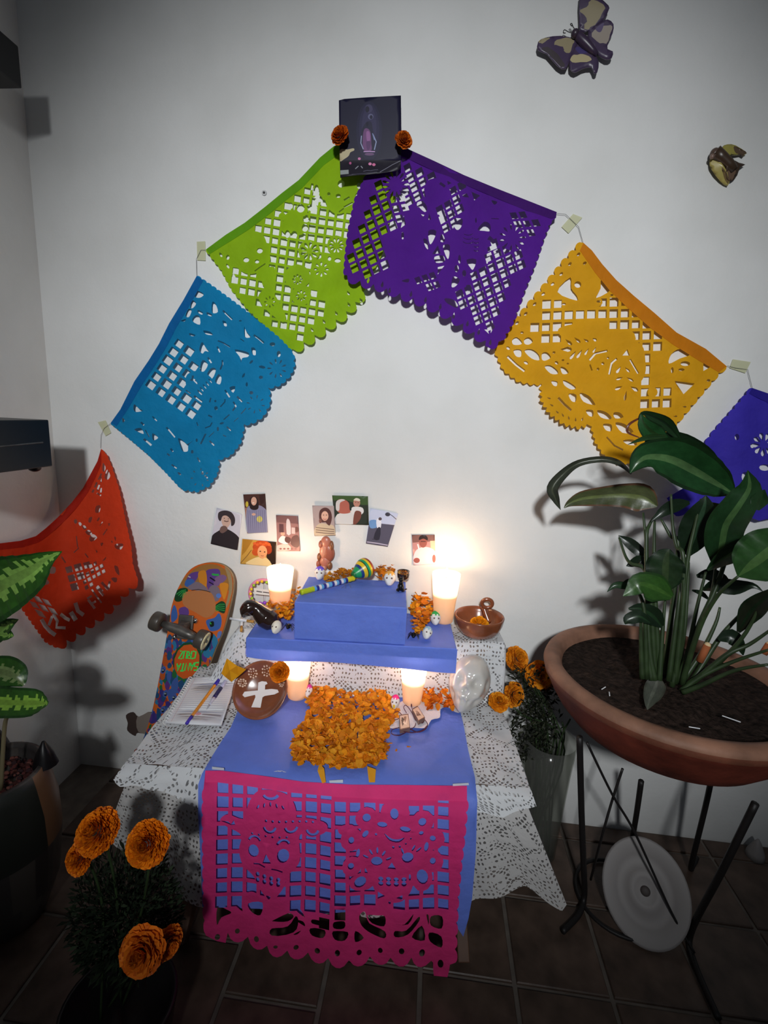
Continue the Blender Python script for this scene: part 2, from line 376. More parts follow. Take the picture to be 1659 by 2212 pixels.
# purple
tr = (720, 190, 3.1904)
bot = scal([(95, 1290), (190, 1330), (330, 1365), (480, 1420), (620, 1470), (760, 1540), (880, 1610), (990, 1690), (1080, 1760), (1140, 1745)], 12, 46, 1)
right = scal([(1160, 1740), (1240, 1600), (1310, 1400), (1390, 1200), (1450, 1020), (1500, 900)], 17, 16, 1)
lft = scal([(228, 600), (150, 770), (105, 980), (85, 1150), (75, 1290)], 14, 9, 1)
p_out = [(535, 430), (700, 505), (900, 600), (1120, 690), (1350, 780), (1540, 855), (1535, 895)] + right[::-1][1:] + bot[::-1] + lft[::-1] + [(300, 400), (420, 370)]
du, dv = (62, -30), (24, 70)
p_it = holes(lattice([(300, 630), (330, 700), (380, 790), (440, 900), (420, 980), (345, 1050), (390, 1260), (330, 1310), (190, 1275), (110, 1210), (150, 1060), (200, 880), (260, 720)], (262, 940), du, dv, .74))
p_it += holes(lattice([(1080, 1010), (1130, 1100), (1300, 1110), (1330, 1150), (1230, 1380), (1160, 1560), (1080, 1700), (960, 1600), (840, 1480), (850, 1390), (960, 1290), (1060, 1200)], (1115, 1305), (61, -29), (22, 69), .74))
p_it += holes(lattice([(470, 500), (560, 520), (700, 590), (720, 640), (620, 640), (650, 740), (600, 860), (560, 800), (500, 800)], (535, 615), (60, -34), (23, 66), .76))
p_it += holes(lattice([(760, 640), (900, 670), (920, 700), (880, 820), (900, 960), (830, 1000), (740, 980), (720, 830), (790, 800)], (850, 770), (58, -34), (22, 64), .74))
p_it += holes(lattice([(1200, 820), (1430, 890), (1360, 1050), (1290, 980), (1200, 910)], (1245, 880), (62, -6), (28, 62), .7))
p_it += holes(lattice([(370, 740), (500, 760), (510, 860), (480, 960), (430, 880)], (435, 835), (60, -12), (22, 66), .7))
p_it += holes(lattice([(545, 1280), (730, 1240), (740, 1430), (640, 1420)], (635, 1310), (50, -16), (30, 62), .7))
p_it += solids([ell(700, 700, 75, 80), ell(590, 940, 95, 120), ell(560, 1120, 120, 110), ell(900, 1010, 80, 110), ell(1000, 870, 90, 60), ell(830, 1180, 60, 110), ell(1230, 1030, 82, 92)])
p_it += holes([[(488, 538), (520, 532), (540, 560), (505, 580)], cr([(578, 790), (620, 782), (648, 830), (630, 855), (590, 820)], 3), cr([(655, 985), (710, 985), (690, 1050), (665, 1075)], 3), cr([(620, 1040), (650, 1050), (655, 1110), (635, 1095)], 3), [(720, 1085), (740, 1140), (682, 1145)], cr([(758, 1085), (800, 1080), (802, 1130), (790, 1180), (765, 1130)], 3), cr([(697, 1165), (755, 1155), (768, 1195), (710, 1205)], 3), cr([(835, 900), (890, 905), (880, 960), (850, 978), (820, 930)], 3), cr([(995, 975), (1040, 922), (1080, 940), (1080, 985), (1040, 985)], 3), cr([(918, 1185), (985, 1182), (965, 1250), (945, 1240)], 3), ell(850, 1245, 15, 25), ell(902, 1277, 14, 22), cr([(825, 1300), (872, 1320), (845, 1365), (815, 1370)], 3), [(605, 870), (628, 875), (615, 892)], [(660, 860), (675, 905), (652, 910)], ell(983, 912, 6, 18), ell(870, 1180, 10, 30), [(915, 1360), (935, 1355), (950, 1372), (960, 1400), (925, 1420), (915, 1400)], cr([(770, 1450), (830, 1460), (860, 1500), (845, 1515), (780, 1480)], 3), [(890, 740), (920, 725), (935, 755), (900, 752)], [(952, 715), (1012, 742), (972, 775)], stroke([(735, 655), (770, 680)], 18), [(785, 640), (815, 655), (790, 668)], [(870, 675), (905, 690), (880, 700)], cr([(715, 835), (745, 810), (770, 870), (740, 890)], 3), cr([(1090, 775), (1130, 785), (1110, 805)], 3), stroke([(1090, 900), (1140, 902)], 6), ell(1060, 1200, 6, 12), [(720, 1235), (765, 1225), (720, 1285)], cr([(755, 1010), (770, 1055), (740, 1060), (738, 1020)], 3), [(1060, 1045), (1078, 1018), (1108, 1045), (1095, 1055)], [(1062, 1100), (1120, 1075), (1130, 1105), (1065, 1130)], [(1040, 1665), (1065, 1665), (1072, 1695)], [(1085, 1650), (1115, 1635), (1085, 1690)], [(485, 880), (500, 940), (465, 965)], [(470, 485), (498, 492), (475, 515)], cr([(470, 1330), (520, 1315), (515, 1340)], 3), ell(478, 1018, 10, 26)])
p_it += holes(petals(430, 665, 45, 95, 13, 9) + petals(1235, 1030, 48, 92, 11, 8) + [arc(930, 1000 + k * 26, 30 + k * 4, 20, 160, 5, sq=.5) for k in range(3)] + [arc(985, 1035 + k * 27, 16, 10, 170, 6, sq=.5) for k in range(4)] + [drop(x, y, 22, 10, 100) for x, y in ((242, 1325), (338, 1352), (388, 1395), (536, 1418), (636, 1458), (738, 1505), (830, 1568), (925, 1622), (1003, 1680), (1082, 1752))])
hem = [(420, 370), (535, 430), (700, 505), (900, 600), (1120, 690), (1350, 780), (1540, 855), (1535, 895), (1500, 900), (1330, 845), (1090, 745), (880, 655), (690, 570), (530, 495), (400, 440)]
def dp(x, y):
    t = ((y - 640) * .9 - (x - 960) * .35) / 100; return .028 + .008 * (1 + sn(x * .04)) * .5 + .016 * max(0, min(1, t + .9))
banner('purple', 'purple cut-paper banner, right of the dark picture at the peak', lin(82, 22, 140), lin(66, 16, 108), p_out, p_it, hem, dp, tr)
# yellow
tr = (1040, 500, 2.6801)
lft = scal([(590, 65), (480, 185), (380, 310), (280, 430), (190, 540), (80, 690)], 13, 24, 1, .5)
bt = scal([(80, 690), (130, 800), (215, 865), (300, 882), (345, 880)], 9, 15, 1, tooth=True)[1:] + scal([(350, 890), (355, 980), (400, 1050), (480, 1110), (560, 1130), (610, 1115)], 12, 22, 1, tooth=True) + scal([(640, 1130), (665, 1220), (710, 1290), (790, 1335), (885, 1345)], 10, 14, 1, tooth=True) + [(960, 1290)] + scal([(1000, 1230), (1060, 1190), (1105, 1135), (1200, 1020), (1300, 900), (1380, 810), (1420, 780)], 10, 16, 1, .6)
y_out = lft + bt + [(1300, 680), (1130, 585), (1000, 470), (880, 370), (780, 280), (700, 190), (640, 110)]
y_it = holes(lattice([(400, 390), (540, 440), (760, 360), (830, 385), (960, 520), (1060, 590), (1095, 640), (1060, 720), (960, 700), (960, 900), (1060, 850), (1130, 900), (1100, 1030), (1020, 1060), (880, 1040), (940, 960), (900, 720), (780, 640), (740, 480), (560, 540), (420, 640), (350, 650), (250, 560)], (441, 485), (65, -2), (-2, 66), .74))
y_it += solids([cr([(450, 560), (600, 530), (740, 560), (720, 640), (600, 640), (480, 620)]), ell(836, 620, 58, 55), cr([(520, 400), (550, 380), (680, 380), (690, 430), (560, 450)], 3), cr([(640, 700), (900, 640), (950, 760), (930, 860), (820, 930), (680, 860)]), ell(990, 930, 30, 30)])
y_it += holes([cr([(515, 265), (520, 330), (552, 372), (550, 400), (440, 350)], 3), cr([(695, 278), (752, 333), (665, 385), (690, 330)], 3), ell(558, 307, 20, 19), ell(598, 183, 12, 8, -30), cr([(1085, 765), (1100, 710), (1150, 680), (1208, 712), (1150, 735)], 3), [(1285, 755), (1325, 785), (1285, 808)], [(1118, 865), (1235, 880), (1170, 942)], ell(1180, 765, 28, 14), ell(1158, 800, 18, 8), ell(1105, 803, 8, 18), ell(1315, 862, 11, 7), stroke([(150, 722), (200, 770), (250, 808)], 16), stroke([(445, 962), (480, 1000), (520, 1035)], 14), stroke([(725, 1190), (770, 1240), (820, 1265)], 10), cr([(935, 1270), (900, 1210), (1000, 1120), (1050, 1150), (1050, 1110), (900, 1130)], 2)[:1] * 0])
y_it += holes([cr(q, 3) for q in ([(178, 628), (205, 612), (235, 640), (225, 655), (185, 655)], [(248, 625), (275, 612), (298, 635), (275, 655), (250, 650)], [(185, 690), (210, 682), (232, 690), (228, 725), (200, 722)], [(248, 690), (290, 682), (330, 710), (335, 745), (290, 735)], [(352, 705), (380, 700), (402, 728), (370, 748), (350, 740)], [(365, 782), (400, 775), (440, 805), (440, 825), (400, 822)], [(458, 785), (485, 790), (505, 818), (470, 825)], [(405, 865), (440, 870), (435, 895), (415, 890)], [(475, 860), (520, 880), (548, 905), (520, 915), (480, 890)], [(505, 940), (548, 945), (545, 985), (520, 980)], [(570, 935), (620, 950), (650, 985), (655, 1005), (590, 985)], [(605, 1035), (645, 1035), (645, 1070), (620, 1065)], [(670, 1035), (720, 1045), (752, 1075), (740, 1088), (690, 1075)], [(765, 1050), (800, 1048), (822, 1075), (775, 1082)], [(705, 1115), (752, 1118), (752, 1155), (720, 1150)], [(775, 1108), (830, 1115), (880, 1160), (815, 1165)], [(820, 1210), (880, 1205), (900, 1235), (850, 1235)])])
y_it += holes([drop(490, 682, 34, 15, 0), drop(505, 640, 26, 10, 40), drop(555, 628, 24, 9, 40), drop(605, 630, 18, 7, 30), drop(655, 625, 14, 10, 30), drop(530, 715, 30, 9, 125), drop(568, 708, 30, 9, 122), drop(610, 695, 24, 7, 120), drop(655, 685, 20, 6, 120), stroke([(625, 745), (660, 705), (730, 690)], 13), stroke([(740, 828), (755, 760), (785, 735)], 12), stroke([(860, 740), (880, 775), (908, 822)], 12), stroke([(628, 770), (640, 805)], 9), ell(703, 764, 9), ell(675, 796, 8), ell(733, 732, 7), drop(795, 800, 24, 9, 125), drop(845, 800, 20, 8, 45), drop(800, 850, 22, 8, 160), drop(860, 855, 24, 8, 30), drop(795, 905, 24, 10, 155), drop(885, 910, 26, 12, 30), drop(835, 950, 30, 8, 100), [(815, 718), (845, 682), (858, 718)], ell(420, 700, 9, 7), ell(472, 745, 8, 6), ell(435, 760, 12, 9, 40), ell(258, 760, 14, 9, 30), ell(155, 675, 12, 9, 40), ell(235, 585, 10, 7), ell(500, 765, 7, 5), ell(478, 420, 12, 7), ell(678, 405, 12, 7), ell(755, 368, 9, 5)])
y_it += holes([ell(x, y, 13, 8, -45) for x, y in ((562, 132), (512, 188), (462, 246), (412, 304), (358, 362), (308, 420), (256, 476), (206, 530))] + petals(480, 1020, 50, 85, 0, 5) * 0 + [drop(x, y, 12, 5, a) for x, y, a in ((390, 965, 20), (405, 1005, 30), (438, 1045, 45), (470, 1062, 60), (505, 1078, 75), (545, 1088, 90), (585, 1085, 110), (1175, 1015, 0), (1122, 1070, 0))])
hem = [(590, 65), (640, 110), (700, 190), (780, 280), (880, 370), (1000, 470), (1130, 585), (1300, 680), (1420, 780), (1375, 815), (1255, 745), (1110, 655), (980, 560), (850, 445), (745, 345), (660, 240), (570, 110)]
banner('yellow', 'golden yellow cut-paper banner above the broad-leaved potted plant', lin(226, 165, 22), lin(212, 130, 18), y_out, y_it, hem, lambda x, y: .008 + .01 * (1 + sn(x * .03 - y * .03)) * .5 + .012 * (y > 850), tr, 17)
# light blue
tr = (210, 560, 3.6065)
rt = scal([(775, 130), (900, 215), (1010, 295), (1150, 400), (1300, 520), (1420, 620), (1520, 725)], 20, 10, -1)
lobes = scal([(1525, 740), (1530, 830), (1500, 900), (1430, 970), (1335, 1000)], 7, 16, -1) + scal([(1335, 1010), (1340, 1120), (1290, 1220), (1210, 1270), (1145, 1285)], 7, 16, -1) + scal([(1140, 1300), (1110, 1430), (1040, 1520), (945, 1560)], 7, 14, -1) + scal([(945, 1570), (930, 1670), (870, 1760), (780, 1805), (660, 1790)], 9, 14, -1)
lf = scal([(650, 1780), (520, 1640), (400, 1520), (270, 1410), (105, 1275)], 20, 9, -1)
b_out = rt + lobes + lf[:-1] + [(105, 1275), (180, 1170), (290, 950), (400, 790), (480, 660), (560, 500), (670, 320)]
b_it = holes(lattice([(640, 615), (700, 700), (770, 740), (770, 880), (690, 960), (760, 1080), (800, 1140), (810, 1190), (740, 1230), (640, 1170), (560, 1080), (470, 1060), (390, 985), (440, 880), (540, 740)], (593, 722), (78, 56), (-44, 64), .72))
b_it += holes([cr(q, 3) for q in ([(775, 245), (830, 272), (800, 300), (760, 290)], [(740, 320), (770, 345), (745, 380), (725, 375)], [(710, 388), (735, 400), (715, 450), (688, 440)], [(785, 395), (822, 415), (815, 432), (785, 415)], [(760, 440), (795, 445), (800, 510), (740, 480)], [(650, 480), (690, 465), (680, 485)], [(855, 412), (895, 430), (885, 445), (855, 430)], [(895, 335), (920, 345), (940, 410), (895, 415)], [(975, 480), (1000, 485), (1010, 520), (990, 518)], [(825, 555), (880, 565), (900, 590), (850, 585)], [(720, 575), (765, 590), (750, 600), (720, 592)], [(795, 705), (815, 645), (840, 680), (870, 720), (840, 715), (820, 735)], [(1145, 525), (1160, 560), (1195, 605), (1150, 605)], [(1070, 705), (1130, 712), (1180, 730), (1175, 760), (1130, 770), (1120, 805), (1110, 760)], [(1200, 690), (1230, 695), (1235, 745), (1210, 740)], [(630, 1395), (665, 1410), (700, 1440), (745, 1415), (710, 1450), (705, 1495), (665, 1495), (645, 1450)], [(290, 1325), (340, 1315), (362, 1360), (320, 1345)], [(430, 1355), (475, 1390), (435, 1410)], [(290, 1130), (320, 1160), (355, 1180), (300, 1190), (282, 1165)], [(195, 1235), (215, 1255), (200, 1272)], [(1030, 1000), (1075, 990), (1060, 1040)], [(800, 860), (820, 785), (862, 820), (830, 875)], [(855, 900), (890, 848), (925, 860), (895, 930)], [(918, 950), (945, 895), (968, 925), (955, 975)])])
b_it += holes([stroke(q, w_) for q, w_ in (([(980, 400), (1010, 430), (1052, 470)], 14), ([(940, 635), (980, 650), (1035, 683)], 11), ([(935, 680), (955, 725)], 12), ([(862, 765), (890, 808)], 12), ([(975, 785), (975, 820), (958, 860)], 12), ([(1220, 590), (1255, 615), (1298, 652)], 15), ([(1115, 620), (1145, 640)], 7), ([(540, 1310), (570, 1345), (605, 1388)], 11), ([(430, 1225), (465, 1260)], 9), ([(362, 1400), (395, 1425), (422, 1450)], 16), ([(375, 1330), (405, 1385)], 8), ([(340, 1270), (365, 1292)], 14), ([(985, 1250), (1030, 1210)], 9), ([(1120, 1205), (1160, 1160)], 7), ([(1065, 1265), (1100, 1235)], 5), ([(870, 1385), (910, 1345)], 6), ([(805, 1440), (845, 1360)], 13), ([(875, 1415), (912, 1450)], 12), ([(1010, 1305), (1042, 1335)], 11), ([(995, 1018), (1032, 1075)], 12), ([(755, 1065), (818, 1112)], 16), ([(690, 1020), (728, 1045)], 9), ([(1055, 1180), (1080, 1145), (1060, 1110)], 13), ([(1090, 1070), (1130, 1110)], 14), ([(875, 1115), (885, 1080)], 10), ([(960, 1150), (995, 1110), (995, 1090)], 10), ([(840, 1315), (880, 1300), (895, 1272)], 10), ([(580, 1600), (620, 1628)], 12), ([(572, 1475), (590, 1500)], 14), ([(545, 1515), (565, 1530)], 12), ([(775, 1270), (785, 1298)], 9), ([(865, 1215), (895, 1230)], 12), ([(980, 1370), (1005, 1382)], 7), ([(780, 1545), (798, 1580)], 11), ([(840, 1685), (860, 1705)], 12))])
b_it += solids([cr([(700, 900), (800, 870), (900, 940), (880, 1040), (800, 1070), (700, 1000)])])
b_it += holes([[(738, 905), (755, 908), (748, 930), (772, 940), (765, 948), (788, 970), (775, 972), (748, 945), (742, 950), (720, 942), (735, 930)]] + [stroke([(780 + 22 * k, 1020 - 22 * k), (805 + 22 * k, 1050 - 22 * k)], 8) for k in range(1, 5)] + [[(780, 1015), (790, 1020), (822, 1048), (812, 1058), (785, 1035)]])
b_it += holes([ell(1365, 662, 22, 15), ell(1414, 738, 15, 24), ell(1285, 840, 26, 11, 10), ell(1275, 920, 16, 13), ell(1200, 1040, 15, 13), ell(1200, 800, 18, 9, -45), ell(1140, 905, 8, 20, 30), ell(1165, 975, 9, 17), ell(970, 1278, 17, 8, -15), ell(940, 1322, 8, 17), ell(775, 1410, 8, 14), ell(920, 1105, 9), ell(925, 1160, 14, 16), ell(1115, 480, 11, 6), ell(820, 1665, 10, 13), ell(740, 1500, 10, 14), ell(640, 1670, 16, 8, 35)] + petals(1400, 850, 38, 75, 9, 7, 20) + petals(1235, 1130, 42, 72, 8, 5, 10) + petals(800, 1700, 50, 72, 7, 5, 20))
hem = [(775, 130), (670, 320), (560, 500), (480, 660), (400, 790), (290, 950), (180, 1170), (105, 1275), (150, 1300), (240, 1165), (345, 985), (455, 820), (535, 690), (620, 525), (725, 350), (825, 165)]
banner('blue', 'bright blue cut-paper banner between the lime and the orange ones', lin(14, 132, 184), lin(8, 104, 172), b_out, b_it, hem, lambda x, y: .012 + .008 * (1 + sn(x * .04 + y * .03)) * .5 + .014 * max(0, min(1, (x * .5 + y - 900) / 250)), tr)
# orange-red
tr = (0, 930, 4.5147)
rt = scal([(1345, 1470), (1290, 1300), (1275, 1120), (1215, 850), (1160, 580), (1090, 360), (1040, 240), (985, 180)], 22, 7, 1)
bt = scal([(560, 2115), (640, 2050), (770, 1960), (890, 1870), (1000, 1790), (1085, 1720), (1140, 1650), (1215, 1570), (1290, 1500), (1345, 1470)], 9, 55, 1, .75)
lf = scal([(-420, 1350), (-100, 1500), (180, 1680), (300, 1850), (450, 2060), (560, 2115)], 24, 14, 1)
o_out = [(985, 180), (950, 300), (880, 430), (810, 560), (700, 700), (560, 850), (450, 950), (350, 1030), (200, 1075), (0, 1100), (-300, 1120), (-430, 1120)] + lf + bt[1:] + rt[1:-1]
o_it = holes(lattice([(790, 1380), (930, 1290), (1040, 1340), (1040, 1400), (840, 1540), (780, 1460)], (855, 1400), (46, -26), (18, 52), .66) + lattice([(220, 1560), (300, 1580), (540, 1680), (530, 1770), (380, 1850), (250, 1680)], (335, 1700), (90, 30), (58, 85), .74))
o_it += holes(lattice([(640, 1300), (760, 1270), (900, 1240), (930, 1290), (800, 1380), (790, 1560), (700, 1640), (640, 1600), (560, 1680), (690, 1500)], (700, 1440), (88, -22), (26, 84), .74))
o_it += holes([cr(q, 3) for q in ([(1005, 315), (1030, 360), (1015, 405), (998, 380)], [(1045, 380), (1075, 440), (1050, 480), (1020, 455)], [(935, 740), (978, 732), (970, 795), (930, 798)], [(870, 850), (900, 845), (885, 895), (862, 890)], [(945, 875), (965, 845), (972, 860), (955, 885)], [(1055, 905), (1075, 910), (1062, 935)], [(1112, 1035), (1132, 1045), (1125, 1078)], [(980, 1100), (1008, 1095), (990, 1130)], [(930, 1165), (950, 1175), (945, 1195)], [(1000, 1270), (1035, 1230), (1025, 1262)], [(1115, 1320), (1150, 1330), (1165, 1410), (1130, 1380)], [(1085, 1440), (1135, 1435), (1140, 1470), (1115, 1480)], [(400, 1460), (450, 1445), (480, 1490), (410, 1510)], [(465, 1330), (540, 1335), (530, 1395), (450, 1380)], [(720, 880), (740, 865), (755, 890), (735, 910)], [(765, 900), (785, 895), (800, 920), (780, 930)], [(800, 935), (825, 925), (845, 955), (820, 965)], [(832, 985), (870, 970), (900, 1010), (860, 1020)], [(870, 1050), (905, 1010), (948, 1045), (890, 1085)], [(1120, 1110), (1200, 1105), (1180, 1160), (1130, 1150)])])
o_it += holes([stroke(q, w_) for q, w_ in (([(990, 420), (960, 480)], 16), ([(985, 450), (985, 505)], 12), ([(945, 505), (925, 555)], 18), ([(968, 530), (950, 585)], 18), ([(985, 560), (985, 605)], 18), ([(915, 575), (900, 605)], 20), ([(945, 610), (985, 635)], 16), ([(1045, 960), (1005, 1020)], 12), ([(975, 930), (1000, 890)], 8), ([(745, 1030), (755, 1120), (765, 1150), (720, 1190)], 10), ([(600, 1230), (640, 1290)], 14), ([(830, 1200), (860, 1240)], 12), ([(1088, 1075), (1095, 1095)], 12))])
# the cut letters along the lower edge
o_it += holes([stroke([(405, 1840), (440, 1905), (490, 1960), (540, 1995)], 40), stroke([(510, 1810), (475, 1900)], 26), stroke([(520, 1790), (560, 1860), (550, 1920), (640, 1925)], 30), stroke([(590, 1790), (640, 1830), (680, 1850)], 34), stroke([(690, 1770), (740, 1850)], 46), stroke([(735, 1680), (760, 1760), (815, 1800)], 40), stroke([(860, 1650), (925, 1735)], 26), stroke([(850, 1640), (895, 1612)], 20), stroke([(890, 1690), (935, 1665)], 20), stroke([(895, 1550), (945, 1620), (990, 1680)], 16), stroke([(940, 1525), (1010, 1610)], 26), stroke([(950, 1515), (1000, 1570)], 20), stroke([(990, 1480), (1055, 1550)], 26), stroke([(1055, 1550), (1070, 1470)], 22)])
hem = [(985, 180), (950, 300), (880, 430), (810, 560), (700, 700), (560, 850), (450, 950), (350, 1030), (200, 1075), (0, 1100), (-300, 1120), (-300, 1190), (0, 1165), (220, 1140), (380, 1090), (500, 1000), (620, 890), (760, 740), (860, 600), (930, 460), (985, 330)]
def dor(x, y):
    t = max(0, min(1, (y - 1000) / 400)); return .02 + .075 * t + .012 * sn(x * .03) * t
def omap(x, y):
    d = dor(x, y); r = ray(x, y); t1 = (-d - CAM.y) / r.y; t2 = (XL + .012 + .3 * d * (d > .03) - CAM.x) / r.x if r.x < -1e-6 else 99
    h = .04; k = math.log(math.exp(-t1 / h) + math.exp(-min(t2, t1 + 3) / h)); return CAM + r * (-h * k)
banner('orange', 'orange-red cut-paper banner sagging in the left corner', lin(214, 62, 28), lin(178, 36, 20), o_out, o_it, hem, dor, tr, 14, mapf=omap)
# indigo, at the right edge
i_px = scal([(1625, 838), (1590, 880), (1545, 930), (1512, 975)], 9, 5, 1) + [(1510, 1000), (1500, 1040), (1475, 1055), (1440, 1076)] + scal([(1444, 1082), (1456, 1112), (1500, 1104), (1545, 1095), (1600, 1110)], 6, 5, 1) + [(1640, 1125), (1760, 1100), (1860, 1000), (1700, 880), (1660, 850)]
banner('indigo', 'indigo blue cut-paper banner at the right edge behind the leaves', lin(64, 52, 178), lin(48, 38, 150), i_px, holes(petals(1650, 960, 8, 26, 9, 5, 15) + [ell(1592, 944, 5, 7), ell(1625, 963, 4, 5), ell(1652, 1010, 12, 7), ell(1610, 1030, 8, 11), ell(1600, 1075, 7, 7)]), [(1625, 838), (1660, 850), (1700, 880), (1860, 1000), (1850, 1016), (1690, 898), (1655, 868), (1618, 850)], lambda x, y: .012 + .006 * (1 + sn(x * .06)) + .025 * sstep(1000, 1100, y), (0, 0, 1))
# tape and thread
for i, (q, lb) in enumerate([([(425, 522), (443, 521), (444, 563), (426, 562)], 'beside the left end of the lime green banner'), ([(1213, 490), (1238, 462), (1258, 470), (1228, 504)], 'between the purple and the yellow banners'), ([(211, 912), (228, 908), (240, 935), (228, 942)], 'at the lower left corner of the blue banner'), ([(1576, 795), (1583, 776), (1622, 782), (1610, 806)], 'between the yellow and the indigo banners')]):
    o = paint('tape_piece', q, [], mapw(.004), M['tape'], None, grid=8); tag(o, 'strip of cream masking tape ' + lb, 'tape', 'masking tape holding the banner thread')
for q, lb in (([(425, 596), (424, 560), (434, 540), (446, 540)], 'thread joining the blue and lime green banners'), ([(1203, 461), (1222, 463), (1250, 490), (1260, 526)], 'thread joining the purple and yellow banners'), ([(217, 968), (218, 940), (225, 925), (240, 914)], 'thread joining the orange and blue banners'), ([(1571, 790), (1590, 795), (1615, 798), (1625, 838)], 'thread joining the yellow and indigo banners')):
    o = MB().tube([P(x, y, -.0075) for x, y in q], .0006, 5).build('banner_thread', M['thread']); tag(o, 'thin grey ' + lb, 'thread', 'threads between the banners')
# dark picture of a haloed figure
tr = (700, 190, 7.541)
mag_out = [(242, 205), (330, 182), (700, 155), (1252, 125), (1258, 700), (1250, 1300), (1200, 1350), (850, 1400), (500, 1425), (265, 1462), (250, 900)]
nv = lin(24, 22, 46); m_it = [([(250, 1180), (1258, 1180), (1250, 1300), (1200, 1350), (850, 1400), (500, 1425), (265, 1462)], lin(26, 22, 34))]
for k, c in enumerate(((30, 28, 56), (38, 35, 66), (48, 44, 76))): m_it.append((ell(735, 700 - 30 * k, 210 - 45 * k, 480 - 70 * k, n=20), lin(*c)))
m_it += [(cr([(690, 560), (610, 700), (600, 900), (640, 1030), (830, 1030), (860, 880), (800, 700), (770, 560)]), lin(34, 32, 56)), (cr([(650, 690), (700, 660), (755, 720), (770, 900), (770, 1020), (650, 1020), (630, 850)]), lin(104, 66, 110)), (cr([(690, 720), (740, 720), (750, 850), (700, 860)]), lin(140, 92, 142)), (cr([(690, 880), (760, 880), (740, 1000), (700, 1000)]), lin(84, 54, 96)), (ell(730, 340, 62, 70), lin(62, 58, 88)), (ell(705, 350, 34, 52), lin(30, 28, 48)), (ell(760, 470, 45, 48), lin(92, 92, 124)), (ell(768, 478, 26, 34), lin(34, 32, 56)), (ell(704, 590, 20, 40), lin(24, 22, 44)),
    (stroke([(610, 780), (600, 900), (640, 1000)], 14), lin(150, 158, 190)), (stroke([(800, 760), (850, 880), (820, 1010)], 16), lin(140, 150, 185)), (stroke([(790, 740), (820, 850)], 16), lin(110, 120, 160)), (stroke([(645, 1040), (740, 1035), (830, 1040)], 14), lin(190, 150, 200)), (ell(740, 1080, 80, 24), lin(100, 72, 108)), (ell(575, 1155, 24, 22), lin(190, 110, 160)), (ell(428, 1228, 20, 22), lin(170, 84, 128)), (ell(750, 1240, 28, 24), lin(206, 128, 168)), (ell(812, 1252, 28, 24), lin(200, 110, 150)), (stroke([(510, 1320), (560, 1275)], 14), lin(140, 140, 150)), (stroke([(600, 1275), (630, 1310)], 14), lin(140, 140, 150)), (stroke([(910, 1372), (1020, 1310), (1120, 1250), (1245, 1190)], 9), lin(120, 118, 132)), (stroke([(640, 1362), (700, 1345), (760, 1350), (820, 1338), (880, 1335)], 6), lin(105, 100, 122)), (stroke([(450, 1410), (700, 1388), (860, 1370)], 5), lin(84, 80, 100)),
    (cr([(262, 1010), (380, 1005), (480, 985), (490, 1020), (430, 1050), (400, 1110), (330, 1160), (255, 1195)], 3), lin(176, 164, 132)), ([(265, 1345), (400, 1335), (402, 1402), (268, 1415)], lin(138, 142, 142))]
mg = paint('magazine_cover', mag_out, m_it, lambda x, y: P(x, y, -.052 - .012 * max(0, (y - 350) / 40) + .0), M['print'], None, base=nv, grid=12, cr_=tr)
tag(mg, 'dark blue printed picture of a haloed robed figure at the banners\' peak', 'picture')
sl = mg.modifiers.new('thickness', 'SOLIDIFY'); sl.thickness = .0015; sl.offset = 0
